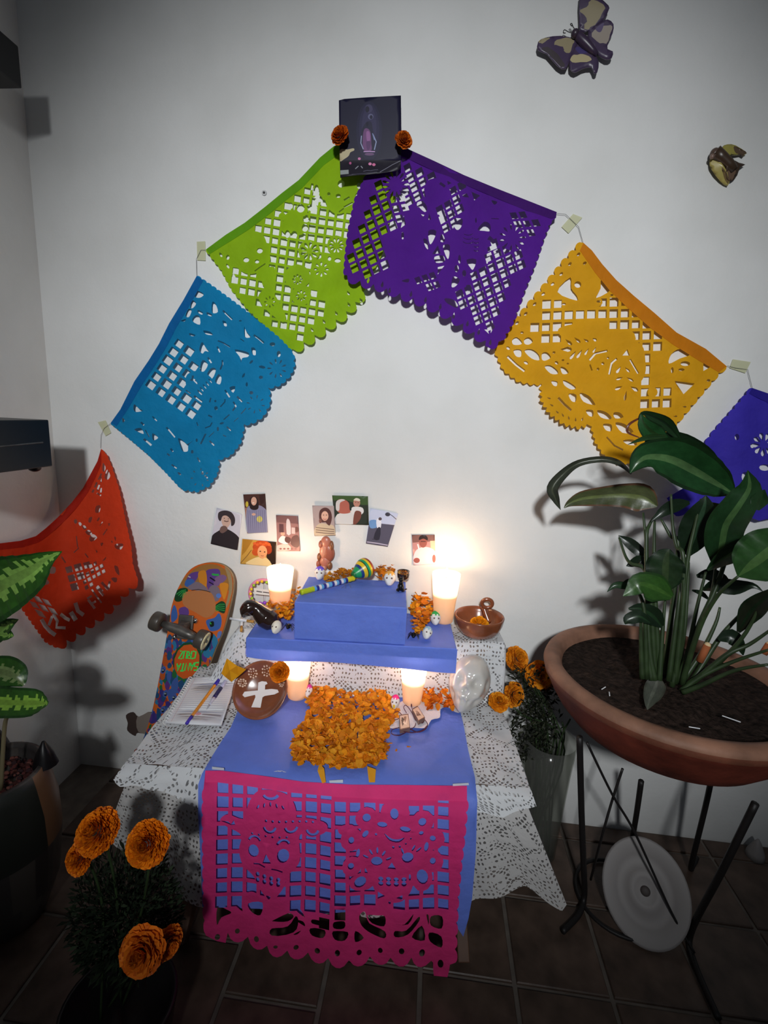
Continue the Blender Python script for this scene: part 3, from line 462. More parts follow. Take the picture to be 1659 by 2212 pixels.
# ------------------------------------------------------------------ lace
def lace_mat(name, base=(.74, .73, .72), hs=1.0, dens=.5):
    m, nt, b, out = new_mat(name); L = nt.links
    b.inputs['Base Color'].default_value = (*base, 1); b.inputs['Roughness'].default_value = .85; b.inputs['Specular IOR Level'].default_value = .1
    tc = nd(nt, 'ShaderNodeTexCoord'); nz = nd(nt, 'ShaderNodeTexNoise'); nz.inputs['Scale'].default_value = 22; L.new(tc.outputs['UV'], nz.inputs[0])
    va_ = nd(nt, 'ShaderNodeVectorMath'); va_.operation = 'MULTIPLY_ADD'; L.new(nz.outputs['Color'], va_.inputs[0]); va_.inputs[1].default_value = (.022, .022, 0); L.new(tc.outputs['UV'], va_.inputs[2]); uv = va_.outputs[0]
    def mth(op, a, b_=None, c=None):
        n = nd(nt, 'ShaderNodeMath'); n.operation = op
        for i, q in enumerate((a, b_, c)):
            if q is None: continue
            if isinstance(q, (int, float)): n.inputs[i].default_value = q
            else: L.new(q, n.inputs[i])
        return n.outputs[0]
    sp = nd(nt, 'ShaderNodeSeparateXYZ'); L.new(uv, sp.inputs[0])
    def dots(sx, sy, r, rot=0):
        x, y = sp.outputs[0], sp.outputs[1]
        if rot: x, y = mth('ADD', x, y), mth('SUBTRACT', x, y)
        fx = mth('SUBTRACT', mth('FRACT', mth('MULTIPLY', x, sx)), .5); fy = mth('SUBTRACT', mth('FRACT', mth('MULTIPLY', y, sy)), .5)
        return mth('LESS_THAN', mth('ADD', mth('MULTIPLY', fx, fx), mth('MULTIPLY', fy, fy)), r * r)
    def vor(scale, feat, rnd=.6):
        v = nd(nt, 'ShaderNodeTexVoronoi'); v.feature = feat; v.inputs['Scale'].default_value = scale; v.inputs['Randomness'].default_value = rnd; L.new(uv, v.inputs[0]); return v.outputs['Distance']
    n1 = nd(nt, 'ShaderNodeTexNoise'); n1.inputs['Scale'].default_value = 9 * hs; n1.inputs['Detail'].default_value = 1; L.new(uv, n1.inputs[0])
    mesh_zone = mth('GREATER_THAN', n1.outputs['Fac'], dens)
    grid = mth('MULTIPLY', mth('MULTIPLY', dots(96 * hs, 72 * hs, .27), dots(21 * hs, 21 * hs, .47, 1)), mesh_zone)
    edge = vor(17 * hs, 'DISTANCE_TO_EDGE', .8); rim = mth('MULTIPLY', mth('MULTIPLY', mth('LESS_THAN', edge, .085), mth('SUBTRACT', 1, mesh_zone)), dots(70 * hs, 70 * hs, .34, 1))
    f1 = vor(17 * hs, 'F1', .8); ring = mth('MULTIPLY', mth('MULTIPLY', mth('GREATER_THAN', f1, .22), mth('LESS_THAN', f1, .30)), mth('MULTIPLY', dots(90 * hs, 70 * hs, .34), mth('SUBTRACT', 1, mesh_zone)))
    hole = mth('MAXIMUM', mth('MAXIMUM', grid, rim), ring)
    v2 = nd(nt, 'ShaderNodeMath'); v2.operation = 'GREATER_THAN'; L.new(sp.outputs[2], v2.inputs[0]); v2.inputs[1].default_value = -9
    tr_ = nd(nt, 'ShaderNodeBsdfTransparent'); tl = nd(nt, 'ShaderNodeBsdfTranslucent'); tl.inputs[0].default_value = (*base, 1)
    a = nd(nt, 'ShaderNodeMixShader'); a.inputs[0].default_value = .2; L.new(b.outputs[0], a.inputs[1]); L.new(tl.outputs[0], a.inputs[2])
    ms = nd(nt, 'ShaderNodeMixShader'); L.new(mth('MULTIPLY', hole, .82), ms.inputs[0]); L.new(a.outputs[0], ms.inputs[1]); L.new(tr_.outputs[0], ms.inputs[2]); L.new(ms.outputs[0], out.inputs[0])
    n2 = nd(nt, 'ShaderNodeTexNoise'); n2.inputs['Scale'].default_value = 30; n2.inputs['Detail'].default_value = 5; L.new(uv, n2.inputs[0])
    hsum = mth('ADD', n2.outputs['Fac'], mth('MULTIPLY', mth('LESS_THAN', edge, .12), .35))
    bp = nd(nt, 'ShaderNodeBump'); bp.inputs['Strength'].default_value = .6; bp.inputs['Distance'].default_value = .004; L.new(hsum, bp.inputs['Height']); L.new(bp.outputs[0], b.inputs['Normal'])
    return m
M['lace'] = lace_mat('fine_white_lace', (.74, .75, .77), 1.0, .53)
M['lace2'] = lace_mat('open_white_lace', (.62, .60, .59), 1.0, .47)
def grid_mesh(name, nu, nv, f, m, parent=None, uvf=None):
    vs = []; uvs = []; fs = []
    for j in range(nv + 1):
        for i in range(nu + 1):
            p = f(i / nu, j / nv); vs.append(p); uvs.append(uvf(i / nu, j / nv, p) if uvf else (i / nu, j / nv))
    for j in range(nv):
        for i in range(nu): a = j * (nu + 1) + i; fs.append((a, a + 1, a + nu + 2, a + nu + 1))
    return link_mesh(name, vs, fs, m, parent, True, uvs=uvs)
def interp(tab, t):
    for (a, *pa), (b, *pb) in zip(tab, tab[1:]):
        if t <= b: k = (t - a) / (b - a); return [x + (y - x) * k for x, y in zip(pa, pb)]
    return list(tab[-1][1:])
# ------------------------------------------------------------------ folding table under the cloths
tb = thing('low_table', 'low brown wooden folding table hidden under the lace cloths', 'table', T(0, -.3, 0))
RT = rotz(TA)
mb = MB(); mb.box(T(0, -.305, .534), (.98, .50, .022), RT); mb.build('table_top', M['wood'], tb, bevel=.004)
mb = MB(); mb.box(T(0, -.10, .50), (.90, .02, .05), RT); mb.build('apron', M['wood'], tb, bevel=.003)
for su in (-1, 1):
    for v0, v1 in ((-.03, -.50), (-.52, -.10)):
        a, b = T(su * .385, v0, .0), T(su * (.35 if v0 > -.1 else .33), v1, .52); d = (b - a); mb = MB()
        mb.box((a + b) / 2 + Z * .004, (.032, .04, d.length - .03), align(d, U)); mb.build('leg', M['wood'], tb, bevel=.003)
# riser box standing on the table, under the cloth
rs = thing('riser_box', 'cardboard box hidden under the lace that raises the back of the altar', 'box', T(.07, -.45, .546))
M['card'] = mat('cardboard', (.22, .14, .09), .8, .1)
mb = MB(); mb.box(T(.075, -.498, .546 + .094), (.79, .118, .186), RT); mb.build('box_body', M['card'], rs, bevel=.004)
RZ = .745
def cz(u, v):
    k = sstep(-.375, -.345, -abs(v) if v < 0 else v) if False else 1 - sstep(-.434, -.410, v)
    l = sstep(-.47, -.335, u) * (1 - sstep(.485, .52, u) * .0)
    w_ = .002 * sn(u * 37 + v * 21) + .0015 * sn(u * 63 - v * 41 + 1)
    return .5485 + (RZ - .5485) * k * l + w_ + .004
tc_ = thing('lace_tablecloth', 'upper white lace tablecloth with a short scalloped drop, spread over table and riser', 'tablecloth', T(0, -.3, .55))
vt = [-.56, -.52, -.48, -.45, -.44, -.43] + [-.43 + .003 * k for k in range(1, 10)] + [-.40, -.39, -.37] + [-.37 + .32 * k / 22 for k in range(1, 23)]
def ctop(a, b):
    u = -.512 + 1.024 * a; q = b * (len(vt) - 1); i = min(int(q), len(vt) - 2); v = vt[i] + (vt[i + 1] - vt[i]) * (q - i)
    if v < -.31: u = u if u > 0 else u * 1.0
    p = T(u, v, cz(u, v)); return p
def ctop_uv(a, b, p):
    u = -.512 + 1.024 * a; l = 0; q = b * (len(vt) - 1); i = min(int(q), len(vt) - 2); pr = T(u, vt[0], cz(u, vt[0]))
    for k in range(1, i + 1): n = T(u, vt[k], cz(u, vt[k])); l += (n - pr).length; pr = n
    return (u + .6, l + (p - pr).length)
grid_mesh('cloth_top', 110, len(vt) - 1, ctop, M['lace'], tc_, ctop_uv)
up_hem = [(0, 245, 1684), (.03, 262, 1699), (.07, 300, 1700), (.12, 345, 1708), (.16, 385, 1728), (.22, 440, 1746), (.38, 600, 1762), (.6, 850, 1768), (.8, 1030, 1756), (.87, 1085, 1764), (.93, 1122, 1754), (1, 1158, 1739)]
def skirt(tab, vhem, z0, amp, nfold, prot, udom=(-.512, .512), v0=-.05):
    def f(a, b):
        px, py = interp(tab, a); B = TV(px, py, vhem + prot(a)); A = T(udom[0] + (udom[1] - udom[0]) * a, v0, z0)
        s_ = 1 - (1 - b) ** 1.8; p = A.lerp(B, b); k = 4 * b * (1 - b); 
        p += V * (.018 * k * (1 - b)) + V * (amp * sn(a * nfold * 2 * math.pi + 3 * sn(a * 9)) * b * (1.0 if b > .2 else b / .2))
        return p
    return f
f_up = skirt(up_hem, -.012, .5525, .004, 9, lambda a: 0)
grid_mesh('front_drop', 110, 8, f_up, M['lace'], tc_, lambda a, b, p: (a * 1.02 + .09, b * .05 + .75))
for sd in (-1, 1):
    grid_mesh('side_drop', 30, 6, (lambda sd: lambda a, b: T(sd * (.512 + .006 * b * (1 - b) * 4 + .004 * sn(a * 30) * b), -.56 + .51 * a, cz(sd * .512, -.56 + .51 * a) - b * (.045 if sd < 0 else .04) - (0 if cz(sd * .512, -.56 + .51 * a) < .6 or True else 0)))(sd), M['lace'], tc_, lambda a, b, p: (a * .6, b * .05))
lt = thing('lace_undercloth', 'lower white lace cloth hanging long to pointed hems below the upper one', 'tablecloth', T(0, -.05, .4))
lo_hem = [(0, 232, 1797), (.04, 262, 1836), (.08, 300, 1858), (.14, 355, 1886), (.17, 374, 1935), (.24, 440, 1955), (.35, 560, 1965), (.5, 700, 1977), (.62, 850, 1977), (.79, 1020, 1952), (.83, 1060, 1938), (.87, 1100, 1926), (.91, 1137, 1919), (.955, 1185, 1952), (.985, 1212, 1964), (1, 1222, 1948)]
f_lo = skirt(lo_hem, -.028, .5460, .008, 8, lambda a: -.03 * sstep(.12, 0, a) - .012 * sstep(.9, 1, a), (-.49, .49), -.052)
grid_mesh('front_drop', 150, 30, f_lo, M['lace2'], lt, lambda a, b, p: (a * 1.05, b * .34 + 2))
def side_lo(sd):
    B0 = f_lo(0 if sd < 0 else 1, 1)
    def f(a, b):
        A = T(sd * .492, -.56 + .505 * a, .546); Bf = Vector(B0); Bb = T(sd * .53, -.54, B0.z + .04); B = Bb.lerp(Bf, a)
        p = A.lerp(B, b) + U * (sd * .012 * sn(a * 16) * b * (1 - a)); return p
    return f
for sd in (-1, 1): grid_mesh('side_drop', 40, 16, side_lo(sd), M['lace2'], lt, lambda a, b, p: (a * .5, b * .3))
# ------------------------------------------------------------------ surfaces seen through a pixel: profile extruded along the table
def prof_map(prof, wob=None):
    def f(px, py):
        d = ray(px, py); o = CAM - F0; ov, oz, dv_, dz = o.dot(V), o.z, d.dot(V), d.z; best = None
        for (v0, z0), (v1, z1) in zip(prof, prof[1:]):
            ev, ez = v1 - v0, z1 - z0; den = dv_ * ez - dz * ev
            if abs(den) < 1e-12: continue
            t = ((v0 - ov) * ez - (z0 - oz) * ev) / den; s_ = ((v0 - ov) * dz - (z0 - oz) * dv_) / den
            if t > 0 and -1e-6 <= s_ <= 1 + 1e-6 and (best is None or t < best): best = t
        p = CAM + d * (best if best else 1.0)
        return p + wob(px, py, p) if wob else p
    return f
def prof(e, vf=0.0):
    zt = .5545 + e; return [(-.62, zt), (-.062, zt), (-.035, zt - .006), (-.016, zt - .022), (-.006 + vf, zt - .05), (.0 + vf, zt - .10), (.002 + vf, -.4)]
rn = thing('paper_runner', 'blue paper runner down the middle of the altar, hanging behind the pink banner', 'paper runner', T(.04, -.05, .556))
r_out = [(560, 1500), (524, 1505), (512, 1540), (498, 1572), (478, 1602), (458, 1634), (436, 1672), (428, 1695), (428, 1760), (433, 1850), (437, 1958), (500, 1964), (560, 1966), (610, 1976), (660, 1984), (740, 1980), (830, 1972), (900, 1974), (960, 1980), (985, 2002), (1001, 2024), (1012, 1985), (1020, 1940), (1028, 1840), (1031, 1730), (1026, 1680), (1012, 1622), (1000, 1560), (988, 1515), (970, 1508)]
paint('paper_sheet', r_out, [], prof_map(prof(.0035, .004), lambda x, y, p: Z * .0012 * sn(x * .05 + y * .03) - V * (.010 * max(0, (y - 1850) / 120) * (1 - abs(x - 730) / 300))), M['blue'], rn, grid=16)
pk = thing('paper_banner', 'pink cut-paper banner with two skulls hanging on the altar front', 'banner', T(.03, .0, .556), 'cut paper banners')
tr = (400, 1640, 2.5136)
pmap = prof_map(prof(.0065, .014), lambda x, y, p: V * (.004 * sn(x * .045) * min(1, max(0, (y - 1700) / 100)) + .010 * max(0, (y - 1950) / 100)))
rt = scal([(1530, 220), (1510, 420), (1490, 600), (1475, 780), (1462, 1010), (1465, 1075)], 13, 12, -1)
bt = scal([(1435, 1090), (1385, 1135), (1345, 1085)], 1, 40, -1, 1.2) + scal([(1335, 1075), (1240, 1045), (1120, 1050), (1005, 1055), (890, 1060), (775, 1050), (665, 1035), (555, 1015), (445, 985), (340, 955), (235, 930)], 10, 42, -1, .7) + [(225, 980), (180, 965), (120, 935)]
lf = scal([(118, 930), (105, 800), (102, 500), (98, 300), (100, 160)], 11, 9, -1)
k_out = [(110, 62), (200, 62), (420, 90), (640, 122), (900, 138), (1200, 140), (1530, 145)] + rt + bt + lf
k_it = holes(lattice([(160, 125), (780, 175), (770, 890), (640, 840), (560, 790), (440, 720), (300, 790), (160, 800)], (205, 155), (80, 5), (-1, 77), .74))
k_it += holes(lattice([(815, 200), (1445, 215), (1400, 860), (1240, 800), (1040, 760), (900, 850), (800, 860)], (842, 690), (80, 4), (0, 72), .74))
k_it += solids([cr([(385, 180), (440, 165), (540, 185), (590, 240), (600, 330), (540, 400), (400, 400), (330, 330), (345, 240)]), cr([(310, 330), (420, 310), (560, 315), (750, 340), (765, 390), (690, 430), (620, 420), (620, 560), (560, 630), (530, 700), (470, 760), (410, 710), (370, 640), (310, 580), (290, 500), (300, 420), (230, 370), (190, 330), (230, 300)]), cr([(330, 740), (370, 725), (440, 760), (400, 800), (330, 790)])])
k_it += solids([cr([(1060, 300), (1160, 290), (1250, 330), (1330, 400), (1340, 520), (1260, 620), (1220, 720), (1160, 770), (1060, 770), (1020, 700), (980, 600), (930, 520), (950, 400), (1000, 330)]), ell(985, 322, 62, 60), ell(1140, 290, 80, 70), ell(1290, 340, 62, 62), ell(905, 435, 62, 62), ell(1345, 440, 66, 60), ell(905, 580, 52, 55), ell(1345, 562, 58, 60), ell(960, 670, 70, 50), ell(1290, 650, 55, 70), ell(1235, 560, 60, 50), ell(880, 380, 50, 30)])
k_it += holes([arc(465, 185, 42, 20, 160, 16, sq=.7), ell(370, 500, 30, 34), ell(533, 520, 33, 38), [(440, 510), (468, 560), (420, 562)], arc(375, 455, 34, 200, 340, 12), arc(533, 470, 34, 200, 340, 14), arc(460, 360, 32, 10, 170, 14), arc(575, 365, 32, 10, 170, 14), arc(690, 385, 32, 10, 170, 14), stroke([(370, 570), (400, 568), (435, 582)], 7), stroke([(470, 590), (500, 595), (530, 608)], 7), [(190, 330), (250, 360), (235, 340)], [(262, 335), (245, 360), (270, 360)]])
k_it += holes([ell(395 + 34 * i, 235 + (20, 8, 0, 10, 22)[i] * .8 + 8, 5, 13, (30, 12, 0, -14, -30)[i]) for i in range(5)] + [ell(440 + 36 * i, 332 + i * 2, 7) for i in range(8)] + [ell(362 + 38 * i, 407 + i * 3, 6) for i in range(6)] + [ell(393 + 38 * i, 625 + 8 * i, 11, 13) for i in range(4)] + [ell(393 + 38 * i, 655 + 6 * i, 11, 13) for i in range(4)])
k_it += holes([ell(985, 322, 23), ell(1136, 295, 23, 30), ell(1288, 342, 22), ell(902, 438, 16, 19), ell(1345, 437, 17, 15, 30), ell(900, 578, 17, 18), ell(1345, 560, 16, 18), ell(1040, 560, 32, 24, -8), ell(1208, 527, 32, 28, -8), [(1122, 558), (1145, 592), (1098, 594)], cr([(1080, 405), (1120, 428), (1160, 428), (1192, 418), (1160, 445), (1110, 440)], 3), ell(950, 670, 34, 28, -30), ell(1288, 640, 30, 42, -20), ell(1070, 358, 28, 15), ell(1195, 375, 30, 15, 12), ell(978, 412, 22, 14, -50), ell(1282, 402, 13, 11), ell(1036, 415, 7), ell(938, 512, 10, 24, 10), ell(1310, 480, 12, 26, 8), ell(1130, 475, 7), ell(1165, 468, 6), ell(1198, 452, 5), ell(1225, 425, 5)])
k_it += holes([ell(x, y, 6, 18, a) for x, y, a in ((980, 535, -60), (1008, 512, -30), (1043, 502, 0), (1078, 515, 30), (1105, 540, 60), (1240, 478, 30), (1268, 490, 55), (1180, 492, -20), (1220, 635, 0))] + [ell(1062 + 42 * i, 655 - 3 * i, 14, 13) for i in range(4)] + [ell(1062 + 42 * i, 680 - 3 * i, 14, 12) for i in range(4)] + [[(1045, 725), (1085, 745), (1045, 765)], [(1180, 730), (1180, 755), (1145, 748)], ell(1110, 778, 7)])
# arches at the foot, with the dark gaps
k_it += holes([cr(q, 3) for q in ([(178, 795), (228, 815), (250, 835), (200, 850), (178, 885)], [(440, 735), (465, 740), (455, 755)], [(480, 860), (560, 830), (590, 850), (560, 870), (490, 865)], [(475, 900), (560, 895), (600, 850), (615, 880), (590, 930), (475, 935)], [(590, 940), (630, 925), (610, 942)], [(610, 800), (650, 860), (600, 820)], [(690, 870), (745, 875), (745, 895), (690, 890)], [(680, 915), (760, 915), (750, 955), (690, 950)], [(810, 870), (865, 865), (865, 900), (810, 900)], [(805, 915), (885, 920), (870, 960), (815, 955)], [(990, 850), (1015, 890), (1080, 900), (1085, 850), (1040, 850)], [(945, 850), (975, 830), (1000, 890), (1085, 925), (1080, 960), (1010, 940), (960, 900)], [(925, 920), (970, 960), (925, 975)], [(1140, 880), (1190, 880), (1240, 830), (1210, 880)], [(1140, 915), (1200, 910), (1265, 850), (1270, 870), (1210, 930), (1140, 945)], [(1230, 945), (1285, 895), (1300, 970)], [(1310, 845), (1322, 850), (1322, 895)], [(1335, 855), (1395, 855), (1392, 915), (1335, 900)], [(1325, 935), (1390, 955), (1390, 1010), (1330, 980)], [(340, 790), (420, 775), (410, 840), (360, 830)], [(265, 790), (290, 780), (310, 830)], [(600, 870), (650, 905), (640, 880)])])
k_it += holes([ell(x, y, rx, ry) for x, y, rx, ry in ((182, 945, 14, 15), (285, 928, 13, 13), (391, 962, 14, 15), (497, 992, 12, 8), (605, 1006, 14, 12), (720, 1023, 15, 14), (830, 1022, 14, 16), (946, 1030, 14, 14), (1060, 1022, 13, 13), (1175, 1013, 15, 15), (1285, 1030, 16, 18), (1385, 1090, 16, 20))])
sh = paint('paper_sheet', k_out, k_it, pmap, paper('pink_tissue_paper', lin(234, 58, 130)), pk, grid=15, cr_=tr)
hem = [(110, 62), (200, 62), (420, 90), (640, 122), (900, 138), (1200, 140), (1530, 145), (1530, 228), (1100, 218), (830, 205), (560, 180), (330, 145), (170, 125), (110, 125)]
paint('folded_hem', hem, [], prof_map(prof(.0085, .017)), paper('pink_folded_tissue', lin(240, 66, 138)), pk, grid=15, cr_=tr)
for q, lb in (([(458, 1656), (484, 1659), (484, 1664), (458, 1662)], 'left'), ([(711, 1686), (741, 1684), (741, 1691), (712, 1691)], 'middle'), ([(978, 1693), (1012, 1691), (1013, 1696), (978, 1698)], 'right')):
    o = paint('tape_piece', q, [], prof_map(prof(.011, .02)), M['clear_tape'], None, grid=8); tag(o, f'clear tape at the {lb} end of the pink banner hem' if lb != 'middle' else 'clear tape at the middle of the pink banner hem', 'tape')
# ------------------------------------------------------------------ the two paper-wrapped boxes
wbx = thing('wrapped_box', 'long flat blue-wrapped box forming the lower step of the altar', 'box', T(.03, -.42, RZ))
mb = MB(); mb.box(T(.033, -.423, .772), (.616, .245, .036), RT); mb.build('wrapped_body', M['blue'], wbx, bevel=.003)
def flap(a, b): return T(-.2755 + .6175 * a, -.2985 + .003 * sn(a * 14) * b, .789 - b * (.060 + .012 * a + .004 * sn(a * 9)))
grid_mesh('front_flap', 50, 8, flap, M['blue'], wbx)
def flap2(a, b): return T(-.2755 - .003 * b, -.298 - .2 * a, .789 - b * (.055 + .004 * sn(a * 9)))
grid_mesh('side_flap', 10, 4, flap2, M['blue'], wbx)
sbx = thing('wrapped_box', 'shoebox-sized blue-wrapped box forming the top step of the altar', 'box', T(.03, -.42, .790))
mb = MB(); mb.box(T(.0265, -.4175, .7905 + .0585), (.325, .225, .116), RT); mb.build('wrapped_body', M['blue'], sbx, bevel=.003)
fp = [(-.02, .003), (.06, .002), (.062, .11), (.02, .06)]
mb = MB(); mb.add([T(.150, -.3045, .793), T(.1895, -.3045, .793), T(.1895, -.3045, .905), T(.170, -.3030, .85)], [(0, 1, 2, 3)]); mb.build('folded_end', M['blue'], sbx)
BZ = .9076
# ------------------------------------------------------------------ candles
def candle_mats():
    m, nt, b, out = new_mat('frosted_cup'); L = nt.links
    b.inputs['Base Color'].default_value = (.85, .80, .74, 1); b.inputs['Roughness'].default_value = .35
    t = nd(nt, 'ShaderNodeBsdfTranslucent'); t.inputs[0].default_value = (.92, .80, .66, 1); tp = nd(nt, 'ShaderNodeBsdfTransparent')
    a = nd(nt, 'ShaderNodeMixShader'); a.inputs[0].default_value = .70; L.new(b.outputs[0], a.inputs[1]); L.new(t.outputs[0], a.inputs[2])
    c = nd(nt, 'ShaderNodeMixShader'); c.inputs[0].default_value = .16; L.new(a.outputs[0], c.inputs[1]); L.new(tp.outputs[0], c.inputs[2]); L.new(c.outputs[0], out.inputs[0])
    M['cup'] = m; M['wax'] = mat('candle_wax', (.95, .82, .66), .5, .3, trans=.75)
    m, nt, b, out = new_mat('flame'); e = nd(nt, 'ShaderNodeEmission'); e.inputs[0].default_value = (1, .72, .36, 1); e.inputs[1].default_value = 60; nt.links.new(e.outputs[0], out.inputs[0]); M['flame'] = m
candle_mats()
def candle(base, h, rb, rt_, wl, label, power=.55, fl=None):
    r = thing('votive_candle', label, 'candle', base, 'lit votive candles'); c = Vector(base)
    rr = lambda k: rb + (rt_ - rb) * k
    mb = MB(); mb.lathe([(0, .001), (rb * .9, .001), (rb, .004)] + [(rr(k / 10), .004 + (h - .004) * k / 10) for k in range(1, 11)] + [(rt_ - .0012, h), (rt_ - .002, h - .002)] , c, 32); mb.build('cup', M['cup'], r, True)
    mb = MB(); zt = h * wl; mb.lathe([(0, .005), (rb - .003, .005), (rr(wl) - .003, zt - .002), (rr(wl) - .005, zt), (.012, zt - .003), (0, zt - .003)], c, 32); mb.build('wax', M['wax'], r, True)
    zf = zt + .012 if fl is None else fl * h
    MB().tube([c + Z * (zt - .004), c + Z * (zf)], .0011, 6).build('wick', M['black'], r)
    MB().lathe([(0, -.002), (.004, .004), (.0055, .011), (.004, .020), (0, .034)], c + Z * zf, 12).build('flame', M['flame'], r, True)
    l = bpy.data.lights.new('candle_light', 'POINT'); l.energy = power; l.color = (1, .68, .44); l.shadow_soft_size = .012
    o = bpy.data.objects.new('candle_light', l); C.objects.link(o); o.location = c + Z * (zf + .015); return r
def base_at(px, py, z, back=.03):
    g = G(px, py, z); return Vector((g.x, g.y + back, z))
candle(base_at(638, 1513, .562, .021), .163, .029, .046, .50, 'lit white votive candle at front left, between clay bowl and petal mound', 1.7, .84)
candle(base_at(889, 1526, .562, .021), .163, .029, .046, .50, 'lit white votive candle at front right, beside the amulets', 1.7, .84)
candle(Vector((-.478, -.135, .7915)), .15, .029, .044, .58, 'lit white votive candle at back left, in front of the curly-haired portrait', 1.5, .88)
candle(Vector((.062, -.105, .7915)), .165, .031, .046, .60, 'lit white votive candle at back right, behind the green-haired skull', 1.9, .93)
# ------------------------------------------------------------------ marigold heads and petal heaps
OR = [lin(236, 152, 26), lin(220, 130, 18), lin(244, 168, 40), lin(204, 112, 16), lin(230, 142, 22)]
def petal_pts(c, d, n, l, w_, cup=.25, rg=rng):
    d = Vector(d).normalized(); n = Vector(n); n = (n - d * n.dot(d)).normalized(); s_ = d.cross(n); c = Vector(c)
    j = lambda: rg.uniform(-.12, .12) * w_
    return [c - s_ * w_ * .18, c + s_ * w_ * .18, c + d * l * .45 + s_ * w_ * .5 + n * (cup * l * .25 + j()), c + d * l * .45 - s_ * w_ * .5 + n * (cup * l * .25 + j()), c + d * l * .5 - n * cup * l * .1, c + d * l * .92 + s_ * w_ * .42 + n * (cup * l * .6 + j()), c + d * l * .92 - s_ * w_ * .42 + n * (cup * l * .6 + j()), c + d * l * 1.0 + n * cup * l * .2]
PF = [(0, 1, 2, 4), (0, 4, 3), (1, 4, 0), (4, 2, 5, 7), (3, 4, 7, 6)]
PF = [(0, 1, 4), (1, 2, 4), (0, 4, 3), (4, 2, 5, 7), (3, 4, 7, 6)]
def heap(label, poly, surf, n, h, size, seed=3, nm='petal_heap', cols=OR, cat='petals', parent=None, up=Z):
    rg = random.Random(seed); mb = MB(); xs = [p[0] for p in poly]; ys = [p[1] for p in poly]; k = 0; bx0, bx1, by0, by1 = min(xs), max(xs), min(ys), max(ys)
    while k < n:
        x, y = rg.uniform(bx0, bx1), rg.uniform(by0, by1)
        if not inside(poly, (x, y)): continue
        k += 1; e = 1.0
        for q in poly: e = min(e, math.hypot(q[0] - x, q[1] - y) / (.22 * min(bx1 - bx0, by1 - by0) + 1))
        p = surf(x, y); z = h * (k / n) ** .8 * (.35 + .65 * e) + .002; a = rg.uniform(0, 6.28); tl = rg.uniform(-.3, .75)
        d = Vector((math.cos(a), math.sin(a), tl)); nn = Vector((rg.uniform(-.6, .6), rg.uniform(-.6, .6), 1)); l = size * rg.uniform(.7, 1.25)
        pts = petal_pts(p + Z * z - d.normalized() * l * .5, d, nn, l, l * rg.uniform(.6, .95), rg.uniform(-.1, .5), rg)
        lo = min(q.z for q in pts) - p.z
        if lo < .001: pts = [q + Z * (.001 - lo) for q in pts]
        c = rg.choice(cols); f = rg.uniform(.8, 1.12); mb.add(pts, PF, tuple(q * f for q in c))
    o = mb.build(nm, M['petal'], parent)
    if not parent: tag(o, label, cat, kind='stuff')
    return o
def marigold_mesh(name, c, nrm, r, seed, cols=OR, flat=.75, parent=None, n=None, ruff=1.0):
    rg = random.Random(seed); mb = MB(); R = align(nrm, (.9, .3, .2)); c = Vector(c); rings = 6 if (n or 0) < 30 else 9
    for i in range(rings):
        k = i / (rings - 1); cnt = int(9 + 13 * k) if n is None else int(n * (.5 + k))
        for j in range(cnt):
            a = 2 * math.pi * (j + rg.uniform(-.3, .3)) / cnt + i; el = math.radians(78 - 78 * k + rg.uniform(-8, 8))
            d = Vector((math.cos(a) * math.cos(el), math.sin(a) * math.cos(el), math.sin(el)))
            st = Vector((math.cos(a), math.sin(a), 0)) * r * .45 * k + Vector((0, 0, flat * r * .42 * (1 - k)))
            l = r * (.50 + .12 * rg.random()) * ruff; nn = Vector((-math.cos(a) * math.sin(el), -math.sin(a) * math.sin(el), math.cos(el)))
            pts = petal_pts(st, d, nn, l, l * (.85 if rings < 9 else .55), .35, rg); q = rg.choice(cols); f = rg.uniform(.82, 1.12)
            mb.add([c + R @ p for p in pts], PF, tuple(x * f for x in q))
    return mb.build(name, M['petal'], parent)
def marigold(c, nrm, r, seed, label, group=None, stem=None, calyx=True, cols=OR, **kw):
    t = thing('marigold_flower', label, 'flower', c, group); marigold_mesh('petals', c, nrm, r, seed, cols, parent=t, **kw)
    if calyx:
        R = align(-Vector(nrm)); MB().lathe([(0, -.1 * r), (.32 * r, 0), (.30 * r, .3 * r), (.12 * r, .5 * r), (0, .52 * r)], c, 10, R).build('calyx', M['stem'], t, True)
    if stem: MB().tube(stem, .0022, 6).build('stem', M['stem'], t, True)
    return t
TS = .5645                                                           # level of the cloth / runner on the table
tabs = lambda x, y: G(x, y, TS + .001)
mound = cr([(668, 1478), (710, 1490), (770, 1502), (815, 1488), (838, 1505), (860, 1540), (838, 1580), (838, 1620), (822, 1650), (800, 1655), (745, 1662), (700, 1655), (640, 1648), (632, 1600), (650, 1572), (665, 1550), (662, 1510)], 3)
heap('large mound of orange marigold petals in the middle of the blue runner', mound, tabs, 1500, .022, .019, 3)
for q, lb, sd in (([(690, 1648), (700, 1660), (704, 1690), (696, 1692), (686, 1665)], 'left', 5), ([(793, 1655), (812, 1662), (810, 1690), (797, 1690)], 'right', 6)):
    mp = prof_map(prof(.014, .02)); pts = [mp(*p) for p in q]; o = MB().add(pts, [tuple(range(len(pts)))], OR[2]).build('fallen_petal', M['petal']); tag(o, f'{lb} marigold petal hanging over the pink banner hem below the mound', 'petal')
